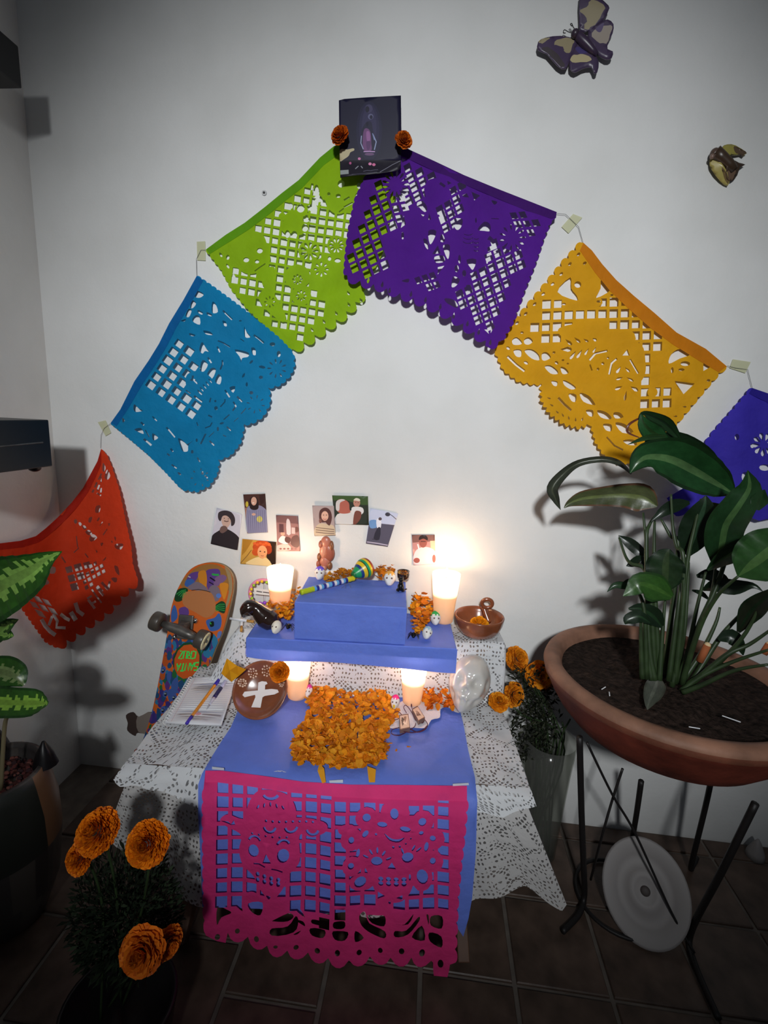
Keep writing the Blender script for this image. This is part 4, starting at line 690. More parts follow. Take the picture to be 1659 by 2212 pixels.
for x, y, a, w__ in [(838, 1594, 10, 'lying closest to the mound edge'), (848, 1606, 60, 'lying second from the mound'), (857, 1618, 80, 'standing lowest, below the amulets'), (888, 1614, 85, 'lying alone farthest right of the mound')]:
    p = tabs(x, y); o = MB().add(petal_pts(p + Z * .001, (math.cos(a), math.sin(a), .02), (0, 0, 1), .012, .006, .1), PF, OR[1]).build('loose_petal', M['petal']); tag(o, 'withered petal scrap on the blue runner, ' + w__, 'petal', 'loose petal scraps')
heap('heap of darker marigold petals between the front right candle and the ceramic skull', cr([(912, 1485), (950, 1478), (985, 1488), (988, 1530), (950, 1533), (915, 1528)], 3), tabs, 170, .028, .020, 8, cols=[lin(214, 112, 22), lin(196, 92, 18), lin(228, 132, 24)])
heap('bright yellow petals on the back of the darker heap beside the ceramic skull', [(958, 1473), (980, 1470), (986, 1492), (965, 1494)], tabs, 14, .030, .017, 9, cols=[lin(238, 178, 20)])
marigold(G(1076, 1528, TS) + Z * .018, (.1, -.6, .8), .032, 21, 'orange marigold head on the lace right of the ceramic skull', calyx=False)
wt = lambda x, y: G(x, y, .7925)
heap('heap of marigold petals left of the top blue box, in front of the back left candle', cr([(576, 1318), (600, 1305), (633, 1302), (633, 1340), (610, 1345), (582, 1335)], 3), wt, 150, .045, .02, 10)
heap('string of marigold petals behind the back left candle', cr([(630, 1262), (650, 1255), (655, 1290), (636, 1300)], 2), lambda x, y: G(x, y, .80), 40, .03, .018, 11)
def hv(x, y): g = G(x, y, .7925); return Vector((min(g.x, .04), min(g.y, -.03), g.z))
heap('heap of marigold petals right of the top blue box', cr([(888, 1300), (903, 1290), (926, 1296), (938, 1312), (935, 1340), (905, 1374), (888, 1372)], 3), wt, 190, .05, .021, 12)
bt_ = lambda x, y: G(x, y, BZ + .001)
heap('row of marigold petals along the back edge of the top blue box, left of the rattle head', [(702, 1246), (775, 1238), (775, 1254), (705, 1262)], bt_, 70, .022, .019, 13, cols=[lin(206, 128, 24), lin(190, 110, 20), lin(220, 146, 30)])
heap('row of marigold petals along the back edge of the top blue box, right of the rattle head', [(808, 1236), (848, 1232), (852, 1250), (812, 1256)], bt_, 60, .026, .019, 14, cols=[lin(226, 140, 24), lin(206, 116, 20)])
# ------------------------------------------------------------------ skulls
def gs(d, c, s): return math.exp(-((d - Vector(c).normalized()).length / s) ** 2)
def skull_f(d):
    q = 1.0
    q -= .26 * (gs(d, (-.40, -.04, .90), .19) + gs(d, (.40, -.04, .90), .19)); q += .05 * (gs(d, (-.38, .26, .88), .2) + gs(d, (.38, .26, .88), .2))
    q -= .13 * gs(d, (0, -.34, .94), .12); q += .10 * gs(d, (0, -.14, .99), .16)
    q += .07 * gs(d, (0, .25, .97), .30) + .06 * (gs(d, (-.52, -.34, .75), .22) + gs(d, (.52, -.34, .75), .22))
    q -= .10 * (gs(d, (-.85, -.45, .3), .38) + gs(d, (.85, -.45, .3), .38))
    q += .13 * gs(d, (0, -.78, .62), .38) - .09 * gs(d, (0, -.58, .81), .11) + .05 * gs(d, (0, -.72, .69), .14)
    if d.y < 0: q *= 1 - .06 * (-d.y)
    return q
def skull_f2(d):
    q = 1.0; B = lambda x, y, z, s_, a: a * (gs(d, (x, y, z), s_) + gs(d, (-x, y, z), s_))
    q -= B(.40, .05, .88, .20, .27); q += B(.42, .33, .85, .22, .08); q -= B(.92, .10, .36, .26, .15)
    q += .13 * gs(d, (0, -.06, 1), .15) + B(.56, -.26, .74, .20, .12) - .17 * gs(d, (0, -.28, .95), .10)
    q += .17 * gs(d, (0, -.66, .75), .34) - B(.66, -.60, .42, .24, .15) - .12 * gs(d, (0, -.58, .82), .09) - B(.24, -.60, .77, .09, .08) + B(.12, -.50, .86, .09, .05)
    q += .14 * gs(d, (0, -.90, .50), .22) + B(.40, -.85, .35, .25, .06); q -= .07 * gs(d, (0, .16, .98), .12)
    return q
def skull(name, c, r, R, m, parent=None, top=None, base=(.8, .76, .72), eye=lin(110, 84, 80), seg=36, rg_=24, sx=.74, cheek=None, sf=None):
    mb = MB(); sf = sf or skull_f; A = Matrix(((1, 0, 0), (0, 0, 1), (0, -1, 0)))
    vs = []; fs = []; cols = []; c = Vector(c); ds = []
    for i in range(rg_ + 1):
        th = math.pi * i / rg_
        for k in range(seg):
            a = 2 * math.pi * k / seg; d = Vector((math.sin(th) * math.cos(a), math.cos(th), math.sin(th) * math.sin(a))); ds.append(d)
            q = sf(d); vs.append(c + R @ Vector((d.x * r * sx * q * (1 - .18 * max(0, -d.y)), d.y * r * q, d.z * r * .78 * q)))
    for i in range(rg_):
        for k in range(seg):
            fs.append((i * seg + k, i * seg + (k + 1) % seg, (i + 1) * seg + (k + 1) % seg, (i + 1) * seg + k))
            if top is not None or eye:
                d = (ds[fs[-1][0]] + ds[fs[-1][2]]).normalized(); cc = base
                if top and d.y > .38 + .12 * math.sin(d.x * 9): cc = top
                if cheek and gs(d, (0, -.62, .8), .3) > .5: cc = cheek
                if eye and (gs(d, (-.40, -.02, .90), .2) > .62 or gs(d, (.40, -.02, .90), .2) > .62): cc = eye
                if eye and gs(d, (0, -.32, .94), .1) > .8: cc = eye
                cols.append(cc)
    return link_mesh(name, vs, fs, m, parent, True, cols if cols else None)
def face_R(face, up): f = Vector(face).normalized(); u_ = Vector(up); u_ = (u_ - f * u_.dot(f)).normalized(); return Matrix((u_.cross(f), u_, f)).transposed()
g = G(1012, 1545, TS); sc = Vector((g.x, g.y + .055, TS + .078))
sk = skull('ceramic_skull', sc, .086, face_R((-.14, -.86, .48), (.26, .35, 1)), M['glassw'], eye=None, seg=90, rg_=64, sx=.74, sf=skull_f2); tag(sk, 'large glossy white ceramic skull on the right of the altar', 'skull')
MS = 1
def small_skull(px, py, z, r, lb, top=None, face=(0, -.8, .5), up=(0, .3, 1), **kw):
    g = G(px, py, z); o = skull('sugar_skull', Vector((g.x, g.y + r * .6, z + r * .84)), r, face_R(face, up), M['matte'], top=top, seg=20, rg_=14, **kw); tag(o, lb, 'skull', 'small sugar skulls'); return o
small_skull(688, 1254, BZ, .024, 'small sugar skull with a purple top at the left end of the top box', lin(120, 90, 220), face=(.1, -.8, .5))
small_skull(840, 1267, BZ, .026, 'small sugar skull with an orange top on the top box, beside the black cat', lin(232, 170, 80))
small_skull(940, 1352, .7915, .024, 'small sugar skull with a green top beside the back right candle', lin(60, 175, 90), face=(.15, -.8, .5))
small_skull(922, 1383, .7915, .021, 'small sugar skull with a pale blue top at the right end of the lower step', lin(150, 190, 215), face=(.3, -.7, .6), up=(.3, .3, 1))
small_skull(594, 1371, .7915, .021, 'small plain white sugar skull at the foot of the dark clay bird', None, base=(.82, .74, .62), face=(-.2, -.7, .6))
pkc = lin(205, 60, 150)
small_skull(664, 1510, TS, .022, 'tiny sugar skull with magenta lines, left of the petal mound', pkc, sx=.55, face=(.0, -.8, .7))
small_skull(852, 1535, TS, .023, 'tiny sugar skull with a pink top and yellow jaw, right of the petal mound', lin(226, 50, 130), sx=.62, cheek=lin(226, 190, 50), face=(-.1, -.8, .7))
# ------------------------------------------------------------------ rattle, cat, mug on the top box
rt0 = G(650, 1281, BZ + .008); rt1 = G(765, 1250, BZ + .012); rt2 = G(806, 1246, BZ + .030)
t = thing('wooden_rattle', 'turned wooden rattle with green, yellow, blue and red stripes lying on the top box', 'toy', rt0)
ax = (rt1 - rt0).normalized(); Lr = (rt1 - rt0).length
def hcol(k, a):
    if k < .22: return lin(176, 190, 20)
    if k > .83: return lin(220, 200, 30)
    s_ = (k * 23) % 3; return [lin(40, 44, 130), lin(215, 210, 215), lin(90, 160, 210)][int(s_)]
mb = MB(); R = align(ax); mb.lathe([(0, 0)] + [(.0085 + .0005 * math.sin(k * 2), Lr * k / 46) for k in range(47)] + [(0, Lr)], rt0 + Z * .002, 14, R, colf=hcol); mb.build('handle', M['paint'], t, True)
def bcol(k, a):
    T_ = [(0, lin(30, 110, 60)), (.12, lin(34, 150, 90)), (.26, lin(30, 60, 120)), (.34, lin(225, 190, 30)), (.44, lin(20, 20, 40)), (.48, lin(34, 150, 90)), (.56, lin(225, 190, 30)), (.66, lin(150, 40, 24)), (.75, lin(225, 190, 30)), (.79, lin(150, 40, 24)), (.84, lin(20, 110, 70))]
    c_ = T_[0][1]
    for kk, q in T_:
        if k >= kk: c_ = q
    return c_
prf = [(0, -.006), (.010, -.004), (.013, .004), (.017, .012), (.022, .02), (.027, .028), (.031, .036), (.0335, .044), (.034, .05), (.0335, .056), (.031, .062), (.026, .066), (.018, .068), (0, .069)]
pr2 = []
for (a, b) in zip(prf, prf[1:]): pr2 += [(a[0] + (b[0] - a[0]) * k / 3, a[1] + (b[1] - a[1]) * k / 3) for k in range(3)]
mb = MB(); hd = rt1 + ax * -.002 + Z * .014; mb.lathe(pr2 + [prf[-1]], hd, 26, align((ax + Z * .28).normalized()), colf=bcol); mb.build('head', M['paint'], t, True)
mb = MB(); p0 = G(746, 1262, BZ + .012); mb.tube([p0 + Vector((0, -.008, .006)), p0 + Vector((.004, -.012, -.008)), p0 + Vector((-.01, -.013, -.009)), p0 + Vector((.012, -.008, .01)), p0 + Vector((.02, -.012, -.006))], .0006, 5); mb.build('string', M['thread'], t)
ct = thing('cat_figurine', 'small black cat figurine sitting at the right end of the top box', 'figurine', G(865, 1278, BZ))
cp = G(865, 1277, BZ) + Vector((0, .008, 0)); mb = MB()
mb.ball(cp + Z * .012, (.0105, .011, .014)); mb.ball(cp + Vector((0, -.003, .026)), (.007, .007, .010)); mb.ball(cp + Vector((0, -.006, .037)), (.0075, .0075, .007))
for sx_ in (-1, 1):
    mb.lathe([(.0035, 0), (.001, .008), (0, .0085)], cp + Vector((sx_ * .0045, -.005, .041)), 6); mb.tube([cp + Vector((sx_ * .005, -.009, .022)), cp + Vector((sx_ * .0065, -.014, .001))], .003, 6); mb.ball(cp + Vector((sx_ * .009, -.008, .004)), (.005, .009, .004))
mb.build('body', M['black'], ct, True); MB().tube([cp + Vector((.008, .004, .003)), cp + Vector((.016, .002, .004)), cp + Vector((.019, -.006, .008))], .0018, 6).build('tail', M['black'], ct, True)
mg_ = thing('clay_mug', 'small dark brown clay pot filled with petals behind the black cat', 'pot', G(868, 1256, BZ)); gm = G(870, 1254, BZ) + Vector((0, .012, 0))
MB().lathe([(0, .001), (.014, .001), (.019, .008), (.021, .018), (.0195, .026), (.021, .030), (.0185, .030), (.017, .024), (0, .022)], gm, 22).build('body', M['darkclay'], mg_, True)
heap('', ell(869, 1239, 11, 5), lambda x, y: G(x, y, BZ + .024), 14, .006, .013, 31, 'petals', [lin(190, 140, 60), lin(150, 90, 40)], parent=mg_)
# folded wedge of paper wrap at the box's left back is part of the wrap: small leaf-like figure of brown paper on the wall
fig = thing('wall_figurine', 'pinkish carved figure mounted on the wall above the purple-topped skull', 'figurine', P(702, 1190, -.01))
pc = [lin(176, 110, 92), lin(150, 84, 66), lin(190, 130, 108), lin(130, 80, 50)]
mb = MB()
for (x, y, rx, ry, c_) in ((704, 1172, 11, 14, 0), (708, 1195, 15, 20, 1), (700, 1190, 10, 18, 2), (702, 1212, 12, 13, 0), (690, 1203, 5, 9, 3), (688, 1218, 5, 8, 1), (712, 1222, 6, 9, 3), (694, 1176, 6, 9, 1), (716, 1180, 5, 12, 3), (700, 1226, 7, 7, 2)):
    mb.ball(P(x, y, -.012), (rx * .00165, .010, ry * .00165), col=pc[c_], seg=12, rings=8)
mb.build('body', M['paint'], fig, True)
# ------------------------------------------------------------------ dark clay bird, cigarettes, toy spiders, hoop
bd = thing('clay_bird', 'glossy dark brown clay bird figure leaning on the left end of the lower step', 'figurine', G(575, 1352, .79))
q0 = G(590, 1350, .80); q1 = P(570, 1338, q0.y + .006); q2 = P(556, 1322, q0.y - .004); q3 = P(545, 1316, q0.y - .012); q4 = P(530, 1334, q0.y - .018)
pts = [P(602, 1352, q0.y + .004), P(588, 1344, q0.y), P(574, 1334, q0.y), P(562, 1323, q0.y - .002), P(552, 1313, q0.y - .004), P(540, 1313, q0.y - .006), P(531, 1322, q0.y - .008), P(526, 1334, q0.y - .010)]
rs_ = [.004, .034, .038, .030, .022, .030, .024, .004]
mb = MB(); mb.tube(cr([tuple(p) for p in pts], 5, False), lambda t_: interp([(i / 7, r_) for i, r_ in enumerate(rs_)], t_)[0] * .86, 18); mb.build('body', M['darkclay'], bd, True)
mb = MB(); mb.ball(P(536, 1307, q0.y - .028), .0025); mb.build('eye', M['skullw'], bd, True)
for (a, b, lb, nm) in ((((497, 1336), (548, 1343)), ((.0, .0)), 'cigarette lying across the other one in front of the clay bird', 0), (((523, 1333), (521, 1363)), ((0, 0)), 'cigarette crossed underneath, pointing towards the notebook', 1)):
    zz = .757 + (.010 if nm == 0 else 0); A = G(*a[0], zz); B = G(*a[1], zz)
    if nm: A = G(523, 1331, zz)
    t = thing('cigarette', 'white ' + lb, 'cigarette', A.lerp(B, .5)); d = B - A
    MB().tube([A, A + d * .72], .0042, 10).build('paper_tube', M['page'], t, True); MB().tube([A + d * .72, B], .0043, 10, col=lin(190, 140, 70)).build('filter', M['matte'], t, True)
for (x, y, lb) in ((623, 1358, 'dark toy spider on the lower step, left of the top box'), (893, 1377, 'dark toy spider on the lower step, right of the top box')):
    c = G(x, y, .7915) + Z * .007; t = thing('toy_spider', lb, 'toy', c - Z * .007, 'toy spiders'); mb = MB(); mb.ball(c + Vector((0, .004, 0)), (.008, .010, .007)); mb.ball(c + Vector((0, -.007, 0)), .005); mb.build('body', M['black'], t, True)
    for k in range(8):
        a = math.radians(20 + 45 * (k % 4)) * (1 if k < 4 else -1) + math.pi / 2 * 0; dx = math.cos(a + (math.pi / 2 if True else 0)) ; sx_ = 1 if k < 4 else -1; yy = (-.010, -.004, .003, .010)[k % 4]
        MB().tube([c, c + Vector((sx_ * .009, yy, .006)), c + Vector((sx_ * .017, yy * 1.6, -.0065))], .0009, 5).build('leg', M['black'], t)
hp = thing('ribbon_hoop', 'pink and yellow beaded hoop with a folded paper slip, behind the back left candle', 'ornament', P(566, 1300, -.03))
hc = P(568, 1281, -.028); Rh = align((.1, -1, .15), (1, 0, 0)); rh = .047
MB().tube([hc + Rh @ Vector((rh * math.cos(a), rh * math.sin(a), 0)) for a in [2 * math.pi * k / 36 for k in range(36)]], .006, 10, closed=True, col=lin(226, 140, 170)).build('hoop', M['paint'], hp, True)
mb = MB()
for k in range(16):
    a = 2 * math.pi * k / 16 + .1; mb.ball(hc + Rh @ Vector((rh * .90 * math.cos(a), rh * .90 * math.sin(a), .006)), .0058, seg=8, rings=6, col=(lin(236, 196, 40) if k % 3 else lin(150, 190, 50)))
mb.build('beads', M['paint'], hp, True)
mb = MB(); mb.ball(hc + Rh @ Vector((-.006, -.036, .010)), (.009, .008, .007), col=lin(170, 90, 210)); mb.ball(hc + Rh @ Vector((.010, -.032, .010)), (.007, .007, .006), col=lin(150, 70, 200)); mb.build('bow', M['paint'], hp, True)
paint('paper_slip', [(548, 1270), (586, 1275), (587, 1287), (549, 1283)], [(stroke([(554, 1277 + 0), (566, 1279)], 2.2), lin(90, 80, 80)), (stroke([(568, 1279), (582, 1281)], 2.2), lin(90, 80, 80))], lambda x, y: P(x, y, -.040), M['print'], hp, base=(.82, .78, .74), grid=0)
MB().tube([P(570, 1262, -.032), P(569, 1300, -.032)], .0006, 4).build('thread', M['thread'], hp)
# ------------------------------------------------------------------ handled clay dish on the right, cross bowl on the left
g = G(1032, 1368, .7525); bc = Vector((g.x, -.092, .7525)); t = thing('clay_dish', 'glazed brown clay dish with a loop handle, holding one marigold head', 'dish', bc)
MB().lathe([(0, .001), (.046, .001), (.058, .008), (.070, .024), (.077, .042), (.080, .058), (.081, .064), (.079, .067), (.075, .065), (.071, .052), (.062, .030), (.050, .015), (0, .010)], bc, 40).build('body', M['clay'], t, True)
hcn = P(1052, 1302, bc.y + .045); MB().tube([hcn + Vector((.017 * math.cos(a), -.006, .015 * math.sin(a))) for a in [2 * math.pi * k / 20 for k in range(20)]], .0065, 10, closed=True).build('handle', M['clay'], t, True)
MB().tube([hcn + Vector((-.012, 0, -.014)), hcn + Vector((-.004, .0, -.03)), Vector((hcn.x + .005, bc.y - .0, bc.z + .045))], .009, 10).build('handle', M['clay'], t, True)
marigold(bc + Vector((.0, -.012, .040)), (0, -.4, 1), .030, 33, 'small marigold head lying in the brown clay dish', calyx=False, cols=[lin(240, 170, 30), lin(230, 150, 20)])
g = G(555, 1546, TS); cb = Vector((g.x, g.y + .035, TS + .062)); nrm = Vector((-.03, -.80, .62)).normalized(); R = face_R(nrm, (-.04, .4, 1)); t = thing('clay_bowl', 'brown glazed clay bowl tilted up, with a white cross and dotted flowers inside', 'bowl', g)
prof_b = [(0, .0), (.030, .001), (.052, .007), (.069, .018), (.080, .034), (.0835, .040), (.081, .043), (.076, .036), (.064, .022), (.046, .012), (0, .008)]
ctr = cb - nrm * .028
MB().lathe(prof_b, ctr, 44, R).build('body', M['clay'], t, True)
def bowl_map(x, y):
    r_ = math.hypot(x, y) * .088 / 60; h = interp([(0, .0090), (.046, .0132), (.064, .0232), (.0765, .037), (.2, .1)], r_)[0]; return ctr + R @ Vector((x * .088 / 60, -y * .088 / 60, h + .001))
cx_, cy_, ss = 795, 470, 4.1475
W_ = (.80, .74, .70)
def loc(pts): return [((x - cx_) / ss, (y - cy_) / ss * 1.06) for x, y in pts]
paint('white_cross', loc([(745, 410), (775, 398), (815, 400), (828, 415), (808, 425), (812, 460), (870, 452), (925, 455), (943, 475), (905, 492), (820, 508), (803, 520), (805, 598), (728, 600), (742, 520), (735, 505), (655, 530), (635, 515), (645, 488), (700, 478), (752, 470)]), [], bowl_map, mat('white_slip', W_, .7, .2), t, grid=4)
fl_i = []
for k, (fx, fy, fr) in enumerate(((620, 425, 26), (692, 345, 32), (806, 320, 36), (905, 345, 30), (962, 405, 26))):
    for a in range(9): fl_i.append(ell((fx + fr * math.cos(a * .698) - cx_) / ss, (fy + fr * math.sin(a * .698) - cy_) / ss * 1.06, 1.9, n=6))
    for a in range(5): fl_i.append(ell((fx + fr * .5 * math.cos(a * 1.256) - cx_) / ss, (fy + fr * .5 * math.sin(a * 1.256) - cy_) / ss * 1.06, 1.3, n=6))
vs = []; fs = []
for poly in fl_i: n_ = len(vs); vs += [bowl_map(*p) for p in poly]; fs.append(tuple(range(n_, n_ + len(poly)))[::-1])
link_mesh('painted_dots', vs, fs, mat('cream_slip', (.72, .50, .36), .5), t)
marigold(P(604, 1452, cb.y - .022), (.0, -.9, .5), .030, 35, 'orange marigold head tucked between the clay bowl and the front left candle', cols=[lin(232, 134, 18), lin(216, 116, 14)])
t = thing('yellow_petal_bow', 'crumpled yellow dried flower piece at the bowl\'s upper left rim', 'flower', P(500, 1450, cb.y)); yl = [lin(226, 160, 24), lin(206, 140, 16)]
mb = MB(); yy = cb.y - .01
qp = [P(x, y, yy - d_) for x, y, d_ in ((490, 1422, .01), (512, 1438, 0), (532, 1446, .0), (516, 1460, .004), (500, 1473, .012), (486, 1462, .002), (496, 1448, .018), (478, 1455, .01))]
mb.add(qp, [(0, 1, 6)], yl[0]); mb.add(qp, [(1, 2, 3, 6)], yl[1]); mb.add(qp, [(6, 3, 4)], yl[0]); mb.add(qp, [(6, 4, 5)], yl[1]); mb.add(qp, [(0, 6, 5, 7)], yl[0]); mb.build('petals', M['petal'], t)
# ------------------------------------------------------------------ notebook and pens
NZ = .5635; nb = [(404, 1468), (505, 1460), (530, 1466), (496, 1540), (482, 1570), (386, 1556), (366, 1568)]
A_, B_, C_, D_ = G(412, 1468, NZ), G(515, 1462, NZ), G(478, 1572, NZ), G(356, 1566, NZ)
t = thing('spiral_notebook', 'open white ruled spiral notebook under the two pens', 'notebook', A_.lerp(C_, .5))
def nbm(a, b): p = A_.lerp(B_, a).lerp(D_.lerp(C_, a), b); return p + Z * (.004 + .004 * math.sin(a * 3.0))
rules = [(stroke([(.06, k / 24), (.97, k / 24)], .004), lin(165, 165, 190)) for k in range(2, 23)] + [(stroke([(.11, .02), (.11, .98)], .004), lin(190, 120, 130)), (ell(.52, .84, .06, .025), lin(206, 150, 160))]
o = paint('page', [(0, 0), (1, 0), (1, 1), (0, 1)], rules, nbm, M['print'], t, base=(.70, .70, .73), grid=.09)
sd_ = o.modifiers.new('thickness', 'SOLIDIFY'); sd_.thickness = .004; sd_.offset = -1
for k in range(20):
    c = A_.lerp(D_, .02 + .96 * k / 19) + Z * .006; dx = (B_ - A_).normalized(); MB().tube([c + dx * .0062 * math.cos(a) + Z * .0062 * math.sin(a) for a in [2 * math.pi * j / 12 for j in range(12)]], .0013, 5, closed=True).build('wire_coil', mat('white_wire', (.75, .75, .75), .3) if k == 0 else bpy.data.materials['white_wire'], t, True)
def pen(a, b, segs, label, lift=.012):
    A, B = G(*a, NZ + lift), G(*b, NZ + lift); t = thing('pen', label, 'pen', A.lerp(B, .5)); d = B - A
    for nm, t0, t1, r0, r1, col, *ex in segs:
        mb = MB(); n_ = 8 if ex else 14; q = [A + d * (t0 + (t1 - t0) * k / 4) for k in range(5)]; mb.tube(q, (lambda r0, r1: lambda s_: r0 + (r1 - r0) * s_)(r0, r1), n_, col=col); mb.build(nm, M['paint'], t, not ex)
    return t
pen((403, 1563), (494, 1440), [('end_plug', 0, .10, .0045, .0052, lin(60, 40, 170)), ('barrel', .10, .62, .0050, .0050, lin(222, 140, 24), 1), ('cap', .62, 1.0, .0058, .0062, lin(44, 30, 150))], 'orange ballpoint pen with a dark blue cap lying on the notebook')
pen((446, 1532), (498, 1455), [('tip', 0, .1, .001, .003, lin(180, 180, 190)), ('cone', .1, .28, .003, .0056, lin(200, 200, 215)), ('grip', .28, .56, .0064, .0064, lin(30, 26, 84)), ('barrel', .56, 1.0, .0060, .0056, lin(176, 178, 208))], 'white ballpoint pen with a navy grip right of the orange pen')
# ------------------------------------------------------------------ amulets with maroon cord on a doily
dl = thing('lace_doily', 'small white lace doily under the amulets and the front right candle', 'doily', G(900, 1550, TS))
paint('lace', cr([(836, 1550), (838, 1570), (856, 1574), (890, 1572), (920, 1572), (932, 1555), (950, 1550), (952, 1532), (968, 1528), (990, 1540), (1010, 1520), (960, 1498), (880, 1510), (850, 1530)], 3), [], lambda x, y: G(x, y, TS + .002), mat('doily_lace', (.68, .64, .66), .9, bs=200, bstr=.8), dl, grid=10)
def amulet(quad, label, seedc):
    t = thing('amulet', label, 'amulet', G(*quad[0], TS)); z = TS + .016
    pts = [G(x, y, z) for x, y in quad]; lo = [Vector((p.x, p.y, TS + .004)) for p in pts]
    MB().add(pts + lo, [(0, 1, 2, 3), (4, 7, 6, 5), (0, 4, 5, 1), (1, 5, 6, 2), (2, 6, 7, 3), (3, 7, 4, 0)], lin(120, 90, 80)).build('block', M['paint'], t)
    rg = random.Random(seedc); f = lambda a, b: pts[0].lerp(pts[1], a).lerp(pts[3].lerp(pts[2], a), b) + Z * .0006
    it = [([(.06, .06), (.94, .06), (.94, .94), (.06, .94)], lin(196, 170, 150))] + [(cr([(rg.uniform(.12, .85), rg.uniform(.12, .85)) for _ in range(4)], 2), lin(*c)) for c in ((90, 60, 54), (60, 36, 34), (220, 200, 180), (120, 84, 70))]
    paint('picture_face', [(0, 0), (1, 0), (1, 1), (0, 1)], it, f, M['print'], t, base=lin(96, 56, 44), grid=0)
    return t
am1 = amulet([(862, 1545), (882, 1542), (886, 1572), (864, 1577)], 'small square picture amulet on a maroon cord, the nearer one', 4)
am2 = amulet([(890, 1532), (902, 1525), (918, 1550), (904, 1558)], 'small square picture amulet on a maroon cord, farther back by the candle', 6)
cords = [[(870, 1546), (858, 1536), (849, 1545), (853, 1555), (862, 1552)], [(878, 1540), (872, 1528), (878, 1524), (890, 1540), (898, 1556), (912, 1562), (915, 1556), (905, 1550)], [(862, 1572), (848, 1576), (846, 1585), (862, 1589), (880, 1580), (895, 1570), (898, 1562)], [(886, 1575), (902, 1582), (918, 1576), (924, 1565), (918, 1555)], [(868, 1579), (890, 1583), (912, 1578), (922, 1568)], [(888, 1527), (889, 1520), (890, 1530)]]
mb = MB()
for q in cords: mb.tube(cr([tuple(G(x, y, TS + .008 + .004 * math.sin(i))) for i, (x, y) in enumerate(q)], 4, False), .0011, 6)
tag(mb.build('tangled_cord', M['cord'], None, True), 'looped thin maroon cord tangled around the two amulets', 'cord')
# ------------------------------------------------------------------ marigolds at the dark picture
marigold(P(735, 294, -.082), (-.35, -.9, .25), .027, 41, 'small burnt-orange marigold at the left edge of the dark picture', cols=[lin(190, 84, 14), lin(166, 66, 10), lin(206, 98, 18)], ruff=1.05)
marigold(P(872, 303, -.082), (.35, -.9, .2), .025, 42, 'small burnt-orange marigold at the right edge of the dark picture', cols=[lin(196, 94, 20), lin(170, 74, 14), lin(210, 108, 26)], ruff=1.0)
# ------------------------------------------------------------------ photographs on the wall (flat prints)
tr = (440, 1050, 3.1904)
SK1, SK2, SK3 = lin(206, 160, 140), lin(150, 84, 66), lin(222, 170, 120)
def photo(quad, items, label, base, white=True, d=.003, curl=.006):
    cx = sum(p[0] for p in quad) / 4; cy = sum(p[1] for p in quad) / 4; ys = [p[1] for p in quad]; bot_ = max(ys); top_ = min(ys)
    mf = lambda x, y: P(x, y, -d - curl * max(0, ((y - 1050) * 3.19 - (top_ + bot_) / 2) / (bot_ - top_)) ** 1)
    o = paint('photo_print', [tuple(p) for p in quad], items, mf, M['print'], None, base=base, grid=6, cr_=tr); tag(o, label, 'photo', 'family photos on the wall')
    s_ = o.modifiers.new('thickness', 'SOLIDIFY'); s_.thickness = .0006; s_.offset = 1; return o
photo([(90, 150), (265, 195), (232, 443), (48, 398)], [(cr([(48, 398), (60, 340), (100, 310), (140, 290), (190, 310), (235, 345), (250, 380), (232, 440), (140, 425)], 3), lin(44, 36, 40)), (cr([(122, 240), (135, 200), (165, 195), (188, 215), (185, 255), (165, 285), (140, 285)], 3), lin(198, 164, 150)), (cr([(120, 280), (150, 275), (165, 300), (130, 325), (110, 310)], 3), lin(110, 84, 78)), (cr([(98, 210), (105, 180), (145, 168), (190, 180), (215, 220), (212, 262), (190, 275), (186, 235), (160, 205), (130, 208), (118, 240), (105, 235)], 3), lin(58, 48, 52)), (stroke([(140, 240), (160, 245), (172, 240)], 6), lin(90, 60, 54)), (ell(142, 222, 4, 3), lin(60, 44, 40)), (ell(170, 226, 4, 3), lin(60, 44, 40))], 'portrait photo of a person with moustache, black hat and black shirt, leftmost on the wall', lin(200, 196, 208))
photo([(272, 58), (424, 52), (442, 318), (300, 326)], [([(272, 58), (424, 52), (430, 130), (285, 150)], lin(74, 44, 38)), ([(380, 60), (424, 54), (440, 200), (400, 190)], lin(58, 34, 30)), (cr([(300, 150), (330, 130), (370, 130), (410, 145), (440, 190), (438, 318), (305, 324), (292, 220)], 3), lin(134, 132, 160)), (cr([(318, 90), (345, 72), (372, 90), (378, 150), (350, 165), (318, 150)], 3), lin(40, 26, 26)), (ell(346, 104, 20, 30), SK1), (ell(385, 228, 20, 22), lin(200, 190, 90)), (ell(298, 125, 10, 20), lin(190, 170, 60))] + [(stroke([(305 + 14 * k, 165), (312 + 14 * k, 318)], 3), lin(96, 92, 128)) for k in range(9)] + [(ell(345, 195, 14, 9), SK1), (ell(342, 116, 8, 3), lin(240, 230, 220))], 'photo of a dark-haired person in a blue checked shirt holding something yellow', lin(150, 110, 96))
